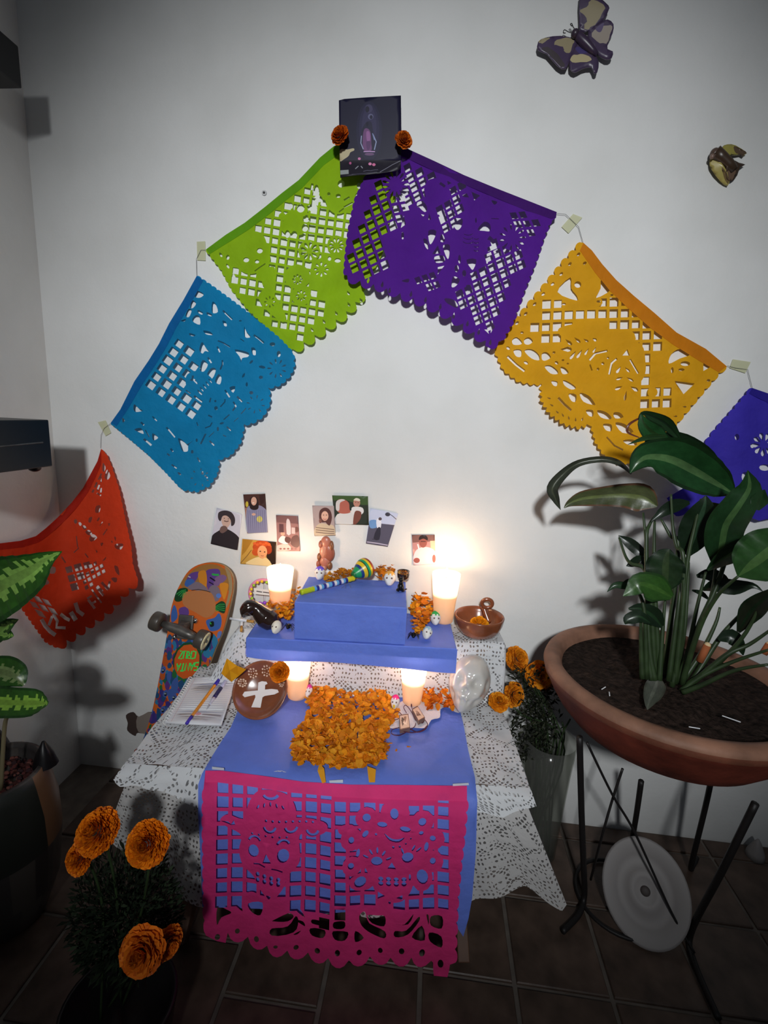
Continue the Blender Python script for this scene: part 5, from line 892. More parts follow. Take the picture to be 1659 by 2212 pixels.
photo([(266, 364), (502, 386), (495, 556), (252, 536)], [(cr([(420, 380), (500, 388), (495, 555), (450, 550)], 2), lin(44, 26, 16)), ([(270, 366), (340, 372), (290, 450), (262, 480)], lin(170, 120, 40)), (cr([(290, 540), (340, 500), (390, 488), (440, 500), (460, 554)], 3), lin(236, 208, 150)), (ell(402, 420, 66, 48), lin(186, 74, 30)), (ell(360, 455, 28, 26), lin(196, 84, 34)), (ell(445, 440, 26, 30), lin(150, 54, 22)), (ell(404, 455, 34, 46), lin(226, 160, 110)), (ell(390, 450, 6, 4), lin(70, 44, 30)), (ell(420, 454, 6, 4), lin(70, 44, 30)), (stroke([(394, 478), (404, 482), (414, 480)], 4), lin(170, 90, 66)), (stroke([(255, 530), (300, 480), (330, 440)], 5), lin(130, 90, 40))] + [(ell(350 + 20 * k, 395 + (8 if k % 2 else 0), 11, 9), lin(210, 96, 44)) for k in range(6)], 'warm-toned photo of a person with curly red hair, below the hat portrait', lin(196, 150, 66))
photo([(498, 200), (650, 206), (665, 448), (508, 448)], [([(498, 200), (650, 206), (655, 260), (502, 250)], lin(120, 84, 84)), (cr([(570, 240), (582, 225), (596, 250), (600, 330), (572, 330)], 2), lin(206, 196, 200)), (ell(545, 328, 15, 14), SK1), (cr([(515, 380), (535, 345), (565, 350), (600, 385), (560, 400)], 3), lin(226, 216, 216)), (cr([(600, 400), (610, 350), (650, 340), (662, 400), (640, 425)], 3), lin(96, 64, 64)), (ell(640, 300, 16, 20), lin(110, 70, 66)), (cr([(510, 408), (580, 400), (600, 440), (510, 446)], 2), lin(214, 180, 176)), ([(520, 260), (550, 262), (552, 320), (520, 318)], lin(90, 60, 66)), ([(606, 285), (630, 287), (630, 330), (606, 328)], lin(200, 180, 180)), (cr([(565, 350), (600, 360), (590, 395), (560, 380)], 3), lin(88, 56, 56))] + [(ell(530 + 26 * k, 432, 9, 6), lin(130, 84, 84)) for k in range(5)], 'faded pinkish photo of people around a table, above the back left candle', lin(150, 108, 106))
photo([(748, 134), (898, 136), (908, 338), (762, 342)], [(cr([(770, 340), (768, 290), (800, 258), (850, 262), (895, 275), (905, 337)], 3), lin(196, 176, 150))] + [(stroke([(772, 285 + 16 * k), (830, 292 + 16 * k), (900, 300 + 14 * k)], 5), lin(110, 84, 76)) for k in range(3)] + [(cr([(800, 170), (835, 148), (870, 165), (884, 215), (870, 270), (850, 262), (840, 250), (812, 250), (796, 225)], 3), lin(84, 50, 48)), (ell(835, 206, 25, 34), lin(216, 170, 150)), (stroke([(822, 226), (835, 230), (848, 226)], 4), lin(160, 80, 76)), (ell(826, 200, 4, 3), lin(60, 36, 36)), (ell(846, 200, 4, 3), lin(60, 36, 36)), (ell(804, 240, 10, 16), lin(120, 78, 70))], 'sepia portrait photo of a long-haired person in a striped top', lin(172, 152, 150), d=.009)
photo([(885, 64), (1132, 70), (1138, 268), (905, 262)], [(cr([(890, 66), (1132, 72), (1130, 130), (1050, 120), (960, 90), (900, 100)], 2), lin(60, 84, 40)), (cr([(905, 262), (920, 195), (980, 185), (1040, 160), (1060, 200), (1030, 262)], 3), lin(214, 210, 208)), (cr([(910, 150), (920, 100), (960, 90), (1000, 115), (1005, 160), (1012, 180), (980, 190), (935, 185)], 3), lin(176, 96, 80)), (cr([(910, 150), (915, 105), (950, 90), (975, 98), (940, 115), (935, 165), (918, 170)], 3), lin(206, 198, 196)), (ell(1055, 115, 24, 30), lin(186, 130, 112)), (cr([(1032, 98), (1050, 82), (1075, 90), (1076, 104), (1050, 100)], 3), lin(220, 210, 190)), (cr([(1020, 150), (1050, 142), (1095, 150), (1100, 185), (1060, 205), (1025, 190)], 3), lin(222, 218, 216)), (cr([(1035, 200), (1050, 170), (1085, 180), (1080, 225), (1050, 262), (1030, 262)], 3), lin(120, 66, 54)), (ell(1048, 112, 3), lin(50, 30, 30)), (ell(1064, 114, 3), lin(50, 30, 30))], 'colour photo of a white-haired person holding up a baby in white', lin(40, 46, 34), d=.005, curl=.004)
photo([(1148, 152), (1340, 190), (1268, 418), (1118, 396)], [([(1140, 250), (1330, 270), (1268, 418), (1118, 396)], lin(84, 80, 98)), (stroke([(1125, 385), (1200, 395), (1268, 408)], 8), lin(180, 170, 190)), (cr([(1142, 240), (1190, 235), (1200, 280), (1150, 290)], 3), lin(110, 150, 200)), (cr([(1190, 235), (1215, 222), (1224, 250), (1218, 290), (1196, 292)], 3), lin(226, 226, 236)), (cr([(1196, 290), (1220, 290), (1210, 370), (1170, 360)], 2), lin(44, 40, 54)), (ell(1216, 226, 12, 11), lin(84, 70, 76)), (ell(1268, 195, 18, 14), lin(60, 58, 70)), (stroke([(1270, 185), (1300, 205), (1335, 235)], 5), lin(80, 78, 92)), (stroke([(1160, 365), (1200, 372)], 4), lin(50, 44, 50))], 'tilted bluish photo of a person standing on a dark slope under a street lamp', lin(196, 202, 226))
photo([(1434, 336), (1592, 336), (1600, 538), (1446, 546)], [([(1434, 336), (1592, 336), (1594, 380), (1440, 390)], lin(120, 84, 80)), ([(1560, 378), (1594, 376), (1597, 450), (1566, 440)], lin(206, 176, 150)), (cr([(1450, 470), (1480, 430), (1540, 420), (1595, 450), (1600, 538), (1446, 546)], 3), lin(230, 200, 206)), (ell(1512, 385, 28, 40), lin(140, 80, 72)), (cr([(1484, 372), (1490, 345), (1520, 336), (1542, 352), (1542, 374), (1514, 362)], 3), lin(36, 24, 28)), (ell(1468, 512, 22, 18), lin(140, 76, 70)), (ell(1587, 500, 12, 28), lin(140, 76, 70)), (stroke([(1496, 382), (1530, 382)], 6), lin(70, 40, 40)), (stroke([(1475, 400), (1485, 440)], 8), lin(230, 230, 230))], 'pinkish photo of a short-haired person in a white shirt beside the back right candle', lin(176, 128, 128))
# ------------------------------------------------------------------ wall butterflies
tr = (1130, 0, 3.136); TAN, PUR = lin(150, 138, 110), lin(70, 56, 82)
def raised(x, y, cx, cy, r, d0, d1):
    k = max(0, 1 - math.hypot(x - cx, y - cy) / r); return P(x, y, -(d0 + (d1 - d0) * k))
def bx(px, py): return (1130 + px / 3.136, py / 3.136)
t = thing('butterfly_ornament', 'large tan and purple butterfly ornament high on the wall, cut by the top edge', 'wall ornament', P(*bx(400, 260), -.02)); c0 = bx(410, 250)
rag = lambda pts: [(x + rng.uniform(-5, 5), y + rng.uniform(-5, 5)) for x, y in cr(pts, 3)]
for nm, o_, it in (('forewing', [(385, 215), (378, 130), (382, -30), (430, -60), (500, -20), (575, 45), (575, 80), (540, 145), (440, 215)], [(rag([(398, 60), (450, 20), (480, 5), (540, 40), (545, 80), (500, 150), (440, 205), (410, 190), (430, 130), (385, 90)]), TAN), (cr([(380, -20), (430, -40), (440, 40), (390, 60)], 3), PUR)]),
    ('forewing', [(345, 270), (250, 250), (150, 262), (100, 290), (100, 345), (160, 370), (230, 450), (290, 470), (330, 370), (370, 300)], [(rag([(215, 290), (270, 262), (340, 275), (335, 310), (315, 365), (275, 355), (265, 320), (220, 315)]), TAN), (rag([(105, 285), (150, 262), (175, 270), (130, 305)]), TAN), (rag([(120, 330), (200, 340), (280, 440), (250, 455), (180, 380)]), lin(66, 58, 62))]),
    ('hindwing', [(440, 215), (520, 160), (570, 138), (610, 170), (605, 230), (575, 290), (570, 340), (605, 355), (600, 395), (560, 408), (500, 370), (450, 300)], [(rag([(460, 230), (545, 180), (600, 185), (590, 240), (560, 300), (500, 290)]), lin(158, 146, 136)), (cr([(490, 200), (545, 160), (530, 215), (510, 225)], 3), lin(90, 76, 112))]),
    ('hindwing', [(330, 370), (370, 300), (440, 320), (485, 380), (510, 430), (500, 495), (478, 500), (460, 460), (400, 470), (350, 495), (315, 470), (315, 410)], [(rag([(330, 385), (380, 375), (440, 385), (462, 415), (430, 425), (370, 435), (320, 420)]), lin(180, 166, 130)), (cr([(350, 330), (400, 330), (440, 360), (380, 372)], 3), lin(70, 60, 110))])):
    o = paint(nm, cr(o_, 2), it, lambda x, y: raised(x, y, c0[0], c0[1], 75, .020, .010), M['paint'], t, base=PUR, grid=12, cr_=tr); s_ = o.modifiers.new('thickness', 'SOLIDIFY'); s_.thickness = .004
mb = MB(); mb.tube([P(*bx(x, y), -.022) for x, y in ((345, 215), (380, 250), (420, 290), (470, 340), (500, 370))], lambda k: .006 + .007 * math.sin(math.pi * min(1, k * 1.15)), 12, col=lin(58, 44, 66)); mb.ball(P(*bx(352, 228), -.024), .011, col=lin(54, 42, 56)); mb.build('body', M['paint'], t, True)
for q in (((360, 205), (340, 185), (330, 160), (320, 165), (332, 178)), ((335, 225), (305, 215), (280, 202), (272, 222), (288, 224))):
    MB().tube(cr([tuple(P(*bx(x, y), -.020)) for x, y in q], 4, False), .0011, 6).build('antenna', M['iron'], t)
t = thing('bird_ornament', 'small brown and yellow winged ornament on the wall near the right edge', 'wall ornament', P(*bx(1370, 1080), -.02)); BR, YE = lin(62, 46, 34), lin(150, 140, 70)
mb = MB()
mb.ball(P(*bx(1300, 1040), -.022), (.013, .012, .014), col=lin(84, 66, 58)); mb.ball(P(*bx(1280, 1060), -.028), (.006, .006, .007), col=lin(124, 100, 90)); mb.tube([P(*bx(x, y), -.02) for x, y in ((1300, 1030), (1345, 1065), (1395, 1110), (1430, 1150))], lambda k: .017 - .006 * k, 12, col=BR); mb.build('body', M['paint'], t, True)
for nm, o_, bc_, it in (('wing', [(1340, 1010), (1375, 990), (1430, 995), (1500, 1035), (1495, 1052), (1420, 1055), (1370, 1060)], YE, [(cr([(1420, 1000), (1500, 1035), (1490, 1052), (1430, 1050)], 3), lin(90, 72, 56))]), ('wing', [(1270, 1070), (1310, 1080), (1360, 1130), (1385, 1200), (1380, 1262), (1330, 1225), (1275, 1150), (1262, 1110)], lin(166, 152, 84), [(cr([(1345, 1130), (1385, 1200), (1378, 1255), (1355, 1200)], 3), lin(110, 90, 56))]), ('tail', [(1400, 1090), (1450, 1110), (1492, 1122), (1455, 1145), (1440, 1190), (1405, 1228), (1370, 1215), (1370, 1130)], BR, [(cr([(1375, 1160), (1430, 1160), (1405, 1222), (1378, 1210)], 3), lin(104, 82, 66))])):
    o = paint(nm, cr(o_, 2), it, lambda x, y: raised(x, y, *bx(1370, 1110), 40, .006, .024), M['paint'], t, base=bc_, grid=8, cr_=tr); s_ = o.modifiers.new('thickness', 'SOLIDIFY'); s_.thickness = .006
# ------------------------------------------------------------------ skateboard leaning on the wall
tr = (280, 1190, 5.1429); SN = Vector((.0, -math.cos(.24), math.sin(.24))); SP = Vector((-.80, -.035, .88))
def sk_xy(x, y): return (tr[0] + x / tr[2], tr[1] + y / tr[2])
def smap(off=0.0):
    def f(px, py):
        p = PL(px, py, SP, SN); k = (p - SP).dot(Vector((0, 0, 1)))
        lift = .035 * max(0, (k + .13) / .15) ** 2 * .6
        return p - SN * (-off) - SN * 0 + SN * lift
    return f
sb = thing('skateboard', 'worn skateboard with painted underside leaning against the wall behind the altar', 'skateboard', Vector((-.9, -.22, 0)))
s_out = cr([(455, 780), (470, 640), (520, 480), (600, 330), (690, 215), (800, 150), (930, 125), (1040, 140), (1120, 190), (1165, 290), (1160, 420), (1130, 560), (1090, 720), (1045, 880), (960, 1080), (880, 1280), (750, 1500), (640, 1740), (510, 1980), (400, 2280), (280, 2260), (60, 2230), (140, 2130), (230, 1880), (300, 1600), (370, 1240), (430, 900)], 3)
og, bl_, pu, gr_, gn = lin(196, 92, 30), lin(54, 92, 160), lin(92, 60, 130), lin(120, 104, 116), lin(44, 160, 70)
s_it = [(cr([(600, 330), (800, 170), (1000, 150), (1140, 260), (1140, 420), (1080, 430), (960, 380), (820, 420), (680, 430), (600, 400)], 4), lin(150, 104, 52)), (cr([(1090, 170), (1150, 250), (1155, 420), (1100, 600), (1070, 620), (1120, 420), (1110, 270)], 4), lin(150, 130, 96)),
    (cr([(640, 340), (700, 250), (800, 230), (760, 320), (690, 390), (630, 380)], 4), pu), (cr([(650, 320), (720, 310), (740, 350), (680, 400), (630, 380)], 4), bl_), (cr([(880, 220), (960, 195), (1030, 210), (1020, 310), (940, 420), (890, 440), (870, 330)], 4), pu), (cr([(970, 300), (1060, 260), (1100, 300), (1020, 370), (950, 400)], 4), lin(122, 90, 132)), (cr([(790, 240), (870, 215), (880, 330), (850, 420), (800, 360)], 4), lin(196, 124, 36)), (cr([(700, 370), (760, 340), (830, 370), (880, 440), (700, 430), (660, 400)], 4), gr_), (cr([(1020, 360), (1110, 360), (1100, 440), (1060, 540), (1030, 460)], 4), lin(206, 130, 36)), (cr([(930, 380), (1000, 400), (1020, 480), (980, 560), (900, 520), (880, 450)], 4), gr_), (ell(1000, 495, 30, 26), lin(84, 120, 190)),
    (cr([(530, 450), (590, 410), (660, 420), (640, 500), (570, 560), (510, 545)], 4), lin(14, 60, 30)), (cr([(960, 600), (1030, 555), (1075, 590), (1060, 690), (980, 660), (940, 640)], 4), lin(14, 60, 30)), (cr([(500, 600), (470, 700), (480, 790), (540, 740), (530, 640)], 4), bl_), (cr([(560, 640), (640, 620), (670, 690), (620, 750), (570, 720)], 4), pu), (cr([(860, 770), (950, 740), (1000, 690), (1030, 760), (1010, 860), (920, 890), (880, 850)], 4), bl_), (cr([(900, 790), (940, 780), (945, 830), (905, 840)], 3), lin(10, 26, 14)), (ell(908, 802, 14, 8, 60), gn), (cr([(990, 900), (1030, 890), (1020, 950), (980, 970)], 4), lin(90, 110, 170)),
    (cr([(610, 470), (740, 440), (900, 450), (960, 560), (950, 680), (860, 740), (740, 680), (610, 600)], 4), lin(176, 112, 66)), (stroke([(700, 435), (780, 425), (860, 440), (910, 455)], 8), lin(60, 40, 30))]
for a in range(4): s_it += [(stroke([(530 + 22 * a, 480 + 14 * a), (590 + 10 * a, 440 + 10 * a), (640, 430 + 18 * a)], 7), gn), (stroke([(960, 620 + 16 * a), (1010, 590 + 20 * a), (1065, 590 + 24 * a)], 7), gn)]
s_it += [(stroke([(940, 255), (980, 262), (1018, 262)], 22), gn), (stroke([(915, 290), (970, 330)], 16), lin(20, 14, 30)), (stroke([(675, 280), (700, 290)], 12), lin(180, 180, 190)), (stroke([(900, 340), (950, 370)], 12), lin(30, 20, 40))]
rg = random.Random(5); mixc = [lin(150, 52, 34), lin(60, 86, 150), lin(84, 48, 118), lin(30, 70, 110), lin(176, 78, 30), lin(56, 48, 120), lin(34, 96, 50), lin(40, 110, 150)]
for k in range(420):
    y = rg.uniform(940, 2230); tt = (y - 900) / 1300; x = rg.uniform(400 - 360 * tt, 1000 - 380 * tt); r_ = rg.uniform(26, 62)
    s_it.append((cr([(x + r_ * .75 * rg.uniform(.6, 1.1) * math.cos(a), y + r_ * 1.3 * rg.uniform(.6, 1.2) * math.sin(a)) for a in [2 * math.pi * j / 6 for j in range(6)]], 2), rg.choice(mixc)))
for k in range(16):
    y = rg.uniform(1250, 2150); tt = (y - 900) / 1300; x = rg.uniform(440 - 330 * tt, 800 - 360 * tt)
    s_it += [(ell(x, y, 30, 44, 20), lin(66, 86, 150)), (ell(x, y + 8, 15, 22, 15), lin(16, 16, 30))] + [(stroke([(x - 12 + 8 * j, y - 6), (x - 12 + 8 * j, y + 10)], 4), lin(170, 190, 200)) for j in range(3)]
s_it += [(ell(650, 1210, 160, 205, 12), lin(16, 70, 40)), (ell(645, 1225, 140, 195, 12), lin(196, 84, 26))]
paint('deck', s_out, s_it, smap(.006), M['print'], sb, base=og, grid=26, cr_=tr)
pl = paint('deck_plies', s_out, [], smap(-.006), mat('maple_ply', lin(150, 130, 96), .5), sb, grid=26, cr_=tr); s_ = pl.modifiers.new('thickness', 'SOLIDIFY'); s_.thickness = .011; s_.offset = 0
# lettering (upside down on the leaning board)
GL = {'S': [[(1, 0), (0, 0), (0, .45), (1, .5), (1, 1), (0, 1)]], 'A': [[(0, 1), (.5, 0), (1, 1)], [(.2, .65), (.8, .65)]], 'N': [[(0, 1), (0, 0), (1, 1), (1, 0)]], 'T': [[(0, 0), (1, 0)], [(.5, 0), (.5, 1)]], 'C': [[(1, 0), (0, .1), (0, .9), (1, 1)]], 'R': [[(0, 1), (0, 0), (1, .1), (.9, .45), (0, .5)], [(.4, .5), (1, 1)]], 'U': [[(0, 0), (.05, 1), (.95, 1), (1, 0)]], 'Z': [[(0, 0), (1, 0), (0, 1), (1, 1)]]}
def word(wd, p0, du_, dv_, adv):
    out_ = []
    for i, ch in enumerate(wd):
        for st in GL[ch]:
            out_.append(stroke([(p0[0] + du_[0] * (i * adv + x) + dv_[0] * y, p0[1] + du_[1] * (i * adv + x) + dv_[1] * y) for x, y in st], 16))
    return out_
ls = word('SANTA', (762, 1318), (-40, 2), (18, -84), 1.24) + word('CRUZ', (735, 1192), (-36, 0), (16, -84), 1.32)
lo_ = smap(.0075); vs = []; fs = []
for poly in ls:
    n_ = len(poly) // 2
    pp = [lo_(*sk_xy(*p)) for p in poly]
    for i in range(n_ - 1): b0 = len(vs); vs += [pp[i], pp[i + 1], pp[2 * n_ - 2 - i], pp[2 * n_ - 1 - i]]; fs.append((b0, b0 + 1, b0 + 2, b0 + 3))
link_mesh('lettering', vs, fs, mat('green_lettering', lin(60, 220, 90), .5), sb)
# truck and wheels
D0 = lambda x, y, off: smap(off)(*sk_xy(x, y))
tk = []
mb = MB(); cdk = D0(640, 840, .006); mb.box(cdk + SN * .006, (.055, .085, .010), align(SN)); mb.box(cdk + SN * .022 + Vector((0, .0, .0)), (.04, .05, .03), align(SN), taper=.6); mb.build('truck_base', M['metal'], sb, bevel=.004)
wl_c = PL(*sk_xy(310, 785), cdk + SN * .062, SN); wr_c = PL(*sk_xy(800, 985), cdk + SN * .060, SN)
axd = (wr_c - wl_c).normalized(); wlen = (wr_c - wl_c).length
a_ = wl_c + axd * .02; b_ = wr_c - axd * .02
mb = MB(); mb.tube([a_, a_.lerp(b_, .25), a_.lerp(b_, .5) - SN * .006, a_.lerp(b_, .75), b_], lambda k: .0105 + .008 * math.sin(math.pi * k), 14); mb.box(a_.lerp(b_, .5) - SN * .022, (.030, .034, .040), align(SN), taper=.8); mb.build('truck_hanger', M['metal'], sb, True)
MB().tube([wl_c - axd * .012, wr_c + axd * .018], .0038, 10).build('axle', M['chrome'], sb)
for c, nm in ((wl_c, 0), (wr_c, 1)):
    R = align(axd * (1 if nm else -1)); mb = MB(); wdt = .036; r_ = .033
    cf = lambda k, a: lin(70, 64, 58) if k < .5 else lin(232, 224, 180)
    mb.lathe([(0.008, -wdt / 2), (r_ * .7, -wdt / 2), (r_ * .95, -wdt / 2 + .003), (r_, -wdt / 2 + .008), (r_, wdt / 2 - .008), (r_ * .95, wdt / 2 - .003), (r_ * .80, wdt / 2), (r_ * .42, wdt / 2 - .001), (r_ * .36, wdt / 2 - .004), (.008, wdt / 2 - .005)], c, 32, R, colf=cf)
    w_o = mb.build('wheel', M['paint'], sb, True); MB().lathe([(0.0, wdt / 2 + .001), (.0055, wdt / 2 + .001), (.0062, wdt / 2 - .005)], c, 6, R).build('axle_nut', M['chrome'], w_o)
for (x, y) in ((520, 950), (750, 770)):
    c = D0(x, y, .012); MB().ball(c, (.009, .009, .010)).build('kingpin_nut', M['chrome'], sb, True)
# ------------------------------------------------------------------ black boxes on the left wall
yf = -.30; a = P(114, 1007, yf); b = P(110, 907, yf); t = thing('wall_shelf', 'long black wooden shelf box on the left wall above the orange banner', 'shelf', Vector((XL + .01, yf, a.z)))
mb = MB(); mb.box(((XL + .003 + a.x) / 2, yf - .16, (a.z + b.z) / 2), (a.x - XL - .003, .32, b.z - a.z)); mb.build('body', M['black'], t, bevel=.003)
mb = MB(); mb.ball(Vector((a.x - .032, yf - .03, a.z - .003)), (.017, .017, .012)); mb.build('foot', M['black'], t, True)
MB().tube([Vector((a.x + .0005, yf - .03, (a.z + b.z) / 2 + .004)), Vector((a.x + .0005, yf - .3, (a.z + b.z) / 2 - .002))], .0022, 6).build('trim_line', M['metal'], t)
yf = -.20; a = P(48, 192, yf); b = P(51, 100, yf); t = thing('wall_bracket', 'black wooden beam on the left wall at the top left corner of the picture', 'bracket', Vector((XL + .01, yf, a.z)))
mb = MB(); mb.box(((XL + .003 + a.x) / 2, yf - .13, (a.z + b.z) / 2), (a.x - XL - .003, .26, b.z - a.z)); mb.build('body', M['black'], t, bevel=.003)
# ------------------------------------------------------------------ leaves
def leaf(name, mids, m, parent, cols, fold=.25, hint=None, asym=1.0, seg=10, wav=.06, cent=None, rg=rng):
    """mids: (point, half width in metres); ribbon with a folded midrib, cross section of 7 points."""
    pts = cr([tuple(p) + (w_,) for p, w_ in mids], 9 if cent else 4, False); vs = []; fs = []; cl = []; NC = 13; n = len(pts)
    for i, q in enumerate(pts):
        p = Vector(q[:3]); w_ = max(.0004, q[3]); a = Vector(pts[max(0, i - 1)][:3]); b = Vector(pts[min(n - 1, i + 1)][:3]); t_ = (b - a).normalized()
        N = (CAM - p).normalized() if hint is None else Vector(hint); s_ = t_.cross(N)
        s_ = s_.normalized() if s_.length > .05 else t_.cross(Vector((.3, -.5, .8))).normalized(); nn = s_.cross(t_).normalized()
        for k in range(NC):
            e = (k - 6) / 6; ww = w_ * (asym if e < 0 else 1.0)
            vs.append(p + s_ * e * ww + nn * (abs(e) ** 1.3 * fold * w_ + wav * w_ * math.sin(i * 1.9 + e * 2 + w_ * 90) * abs(e)))
    for i in range(n - 1):
        for k in range(NC - 1):
            fs.append((i * NC + k, i * NC + k + 1, (i + 1) * NC + k + 1, (i + 1) * NC + k)); e = abs(k - 5.5) / 5.5
            c = cols[0] if e < .12 else (cols[1] if e < .93 else cols[2])
            if cent and .06 < i / n < .93 and e < .42 + .16 * math.sin(i * 1.7 + (2 if k < 6 else 0)) + .10 * math.sin(i * 4.1 + k): c = cent if e > .1 else tuple(x * .75 for x in cent)
            f = .92 + .16 * ((i * 7 + k * 3) % 5) / 4; cl.append(tuple(x * f for x in c))
    return link_mesh(name, vs, fs, m, parent, True, cl)
def pxw(p): return (p - CAM).dot(MR @ Vector((0, 0, -1))) / FPX
# ------------------------------------------------------------------ plant stand, terracotta bowl, broad-leaved plant
PC = Vector((.65, -.37, .80))
st = thing('plant_stand', 'tall black iron plant stand with crossed rods under the big terracotta bowl', 'plant stand', Vector((.65, -.33, 0)))
def leg_(pts, r, nm='leg'): return MB().tube(cr([tuple(p) for p in pts], 6, False), r, 8).build(nm, M['iron'], st, True)
l1 = [P(1252, 1592, -.40), P(1256, 1750, -.365), P(1261, 1880, -.345), G(1262, 1935, .035), G(1250, 1975, .012), G(1215, 2012, .010)]
l2 = [P(1385, 1688, -.30), P(1373, 1770, -.23), G(1358, 1850, .03), G(1345, 1868, .010)]
l3 = [P(1632, 1735, -.52), P(1560, 1880, -.50), G(1492, 2015, .035), G(1500, 2080, .012), G(1552, 2200, .010)]
l4 = [Vector((.86, -.28, .66)), Vector((.90, -.22, .35)), Vector((.93, -.16, .03)), Vector((.98, -.10, .010))]
for l in (l1, l2, l3, l4): leg_(l, .0085)
leg_([P(1268, 1604, -.40), P(1322, 1715, -.37), P(1372, 1800, -.36), P(1450, 1970, -.40), G(1500, 2058, .02)], .0035, 'cross_rod')
leg_([P(1345, 1660, -.34), P(1322, 1730, -.35), P(1298, 1815, -.36), G(1276, 1900, .05)], .0035, 'cross_rod')
MB().tube([Vector((.65 + .222 * math.cos(a), -.37 + .222 * math.sin(a), .672)) for a in [2 * math.pi * k / 40 for k in range(40)]], .006, 8, closed=True).build('ring', M['iron'], st, True)
MB().tube([Vector((.66 + .13 * math.cos(a), -.29 + .13 * math.sin(a), .012)) for a in [2 * math.pi * k / 36 for k in range(36)]], .006, 8, closed=True).build('ring', M['iron'], st, True)
pt = thing('terracotta_bowl', 'wide weathered terracotta bowl planter on the iron stand at the right edge', 'planter', Vector((.65, -.37, .66)))
pf = [(0, .635), (.14, .635), (.19, .645), (.238, .675), (.270, .712), (.294, .752), (.302, .770), (.311, .784), (.315, .800), (.310, .813), (.294, .818), (.276, .814), (.266, .796), (.255, .75), (0, .73)]
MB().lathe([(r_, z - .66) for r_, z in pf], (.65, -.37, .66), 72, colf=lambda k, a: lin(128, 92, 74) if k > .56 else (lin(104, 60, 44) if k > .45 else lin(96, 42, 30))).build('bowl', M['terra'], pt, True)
bm_ = bmesh.new(); bmesh.ops.create_circle(bm_, cap_ends=False, segments=4, radius=.1); bm_.free()
vs = []; fs = []; NR, NS = 16, 48
for i in range(NR + 1):
    for k in range(NS):
        r_ = .268 * i / NR; a = 2 * math.pi * k / NS; vs.append(Vector((.65 + r_ * math.cos(a), -.37 + r_ * math.sin(a), .793 + .010 * math.sin(r_ * 40 + a * 3) * math.cos(a * 5 + r_ * 60) * (1 if i < NR else 0) - .004 + .018 * math.exp(-((r_ - .03) / .1) ** 2))))
for i in range(NR):
    for k in range(NS): fs.append((i * NS + k, (i + 1) * NS + k, (i + 1) * NS + (k + 1) % NS, i * NS + (k + 1) % NS))
tag(link_mesh('soil', vs, fs, M['soil'], pt, True), '', '', kind='stuff')
lily = thing('peace_lily', 'broad-leaved green plant with long stems growing in the terracotta bowl', 'plant', Vector((.66, -.37, .79)))
def Q(x, y, yd): return P(1150 + x / 2.9882, 880 + y / 2.9882, yd)
g1, g2, g3 = lin(34, 58, 28), lin(26, 50, 26), lin(18, 34, 19); g4 = lin(70, 110, 36); dkb = lin(46, 44, 24)
def lf(pts, cols, **kw):
    return leaf('leaf', [(Q(x, y, yd), w_ / 2.9882 * pxw(Q(x, y, yd))) for x, y, yd, w_ in pts], M['leafc'], lily, cols, **kw)
lf([(1305, 560, -.34, 8), (1200, 500, -.36, 90), (1060, 420, -.39, 140), (900, 340, -.42, 150), (760, 320, -.44, 110), (690, 350, -.45, 70), (630, 425, -.45, 2)], [lin(66, 96, 56), lin(26, 62, 30), lin(20, 42, 20)], fold=.35, asym=.85)
lf([(1240, 470, -.30, 20), (1100, 330, -.30, 70), (940, 230, -.31, 70), (800, 215, -.33, 45), (725, 225, -.34, 10)], [g3, lin(22, 42, 24), g3], fold=.5)
lf([(960, 215, -.32, 8), (870, 110, -.34, 38), (780, 60, -.36, 30), (715, 40, -.38, 16), (690, 70, -.40, 8)], [g3, g2, g3], fold=.4)
lf([(870, 200, -.38, 10), (790, 170, -.40, 60), (725, 110, -.41, 45), (700, 45, -.41, 4)], [g1, lin(32, 72, 36), g2], fold=.3)
lf([(860, 190, -.40, 14), (740, 195, -.42, 18), (615, 240, -.43, 1)], [g2, g1, g2], fold=.3)
lf([(690, 70, -.40, 6), (625, 110, -.41, 8), (615, 160, -.41, 7), (690, 195, -.41, 3)], [lin(96, 50, 34)] * 3, fold=.2)
lf([(640, 430, -.34, 6), (560, 360, -.30, 18), (450, 335, -.28, 20), (300, 360, -.27, 22), (200, 430, -.26, 30), (130, 520, -.26, 36), (150, 590, -.26, 24), (182, 662, -.26, 1)], [lin(60, 64, 48), lin(50, 54, 44), lin(44, 44, 36)], fold=.5, wav=.2)
lf([(805, 640, -.34, 8), (720, 590, -.33, 88), (600, 570, -.31, 78), (450, 575, -.29, 62), (320, 590, -.27, 48), (240, 620, -.26, 22), (205, 650, -.26, 3)], [lin(86, 96, 52), lin(62, 68, 40), lin(88, 62, 44)], fold=.25)
lf([(1015, 615, -.34, 10), (930, 630, -.35, 40), (850, 670, -.36, 34), (765, 738, -.36, 1)], [g3, g3, g3])
lf([(1180, 1020, -.42, 16), (1220, 900, -.44, 90), (1250, 760, -.46, 105), (1330, 640, -.48, 95), (1400, 520, -.49, 70), (1390, 405, -.50, 1)], [lin(60, 90, 50), lin(26, 54, 28), g2], fold=.3)
lf([(1440, 660, -.50, 20), (1470, 590, -.50, 50), (1500, 530, -.51, 2)], [g1, g2, g2])
lf([(1005, 960, -.38, 10), (1030, 860, -.39, 80), (1075, 740, -.40, 95), (1110, 640, -.41, 60), (1120, 570, -.41, 4)], [lin(40, 64, 44), g3, g3], fold=.2)
lf([(1200, 620, -.33, 40), (1180, 700, -.34, 60), (1150, 800, -.35, 30), (1140, 860, -.35, 2)], [lin(60, 70, 24), lin(54, 62, 20), g3])
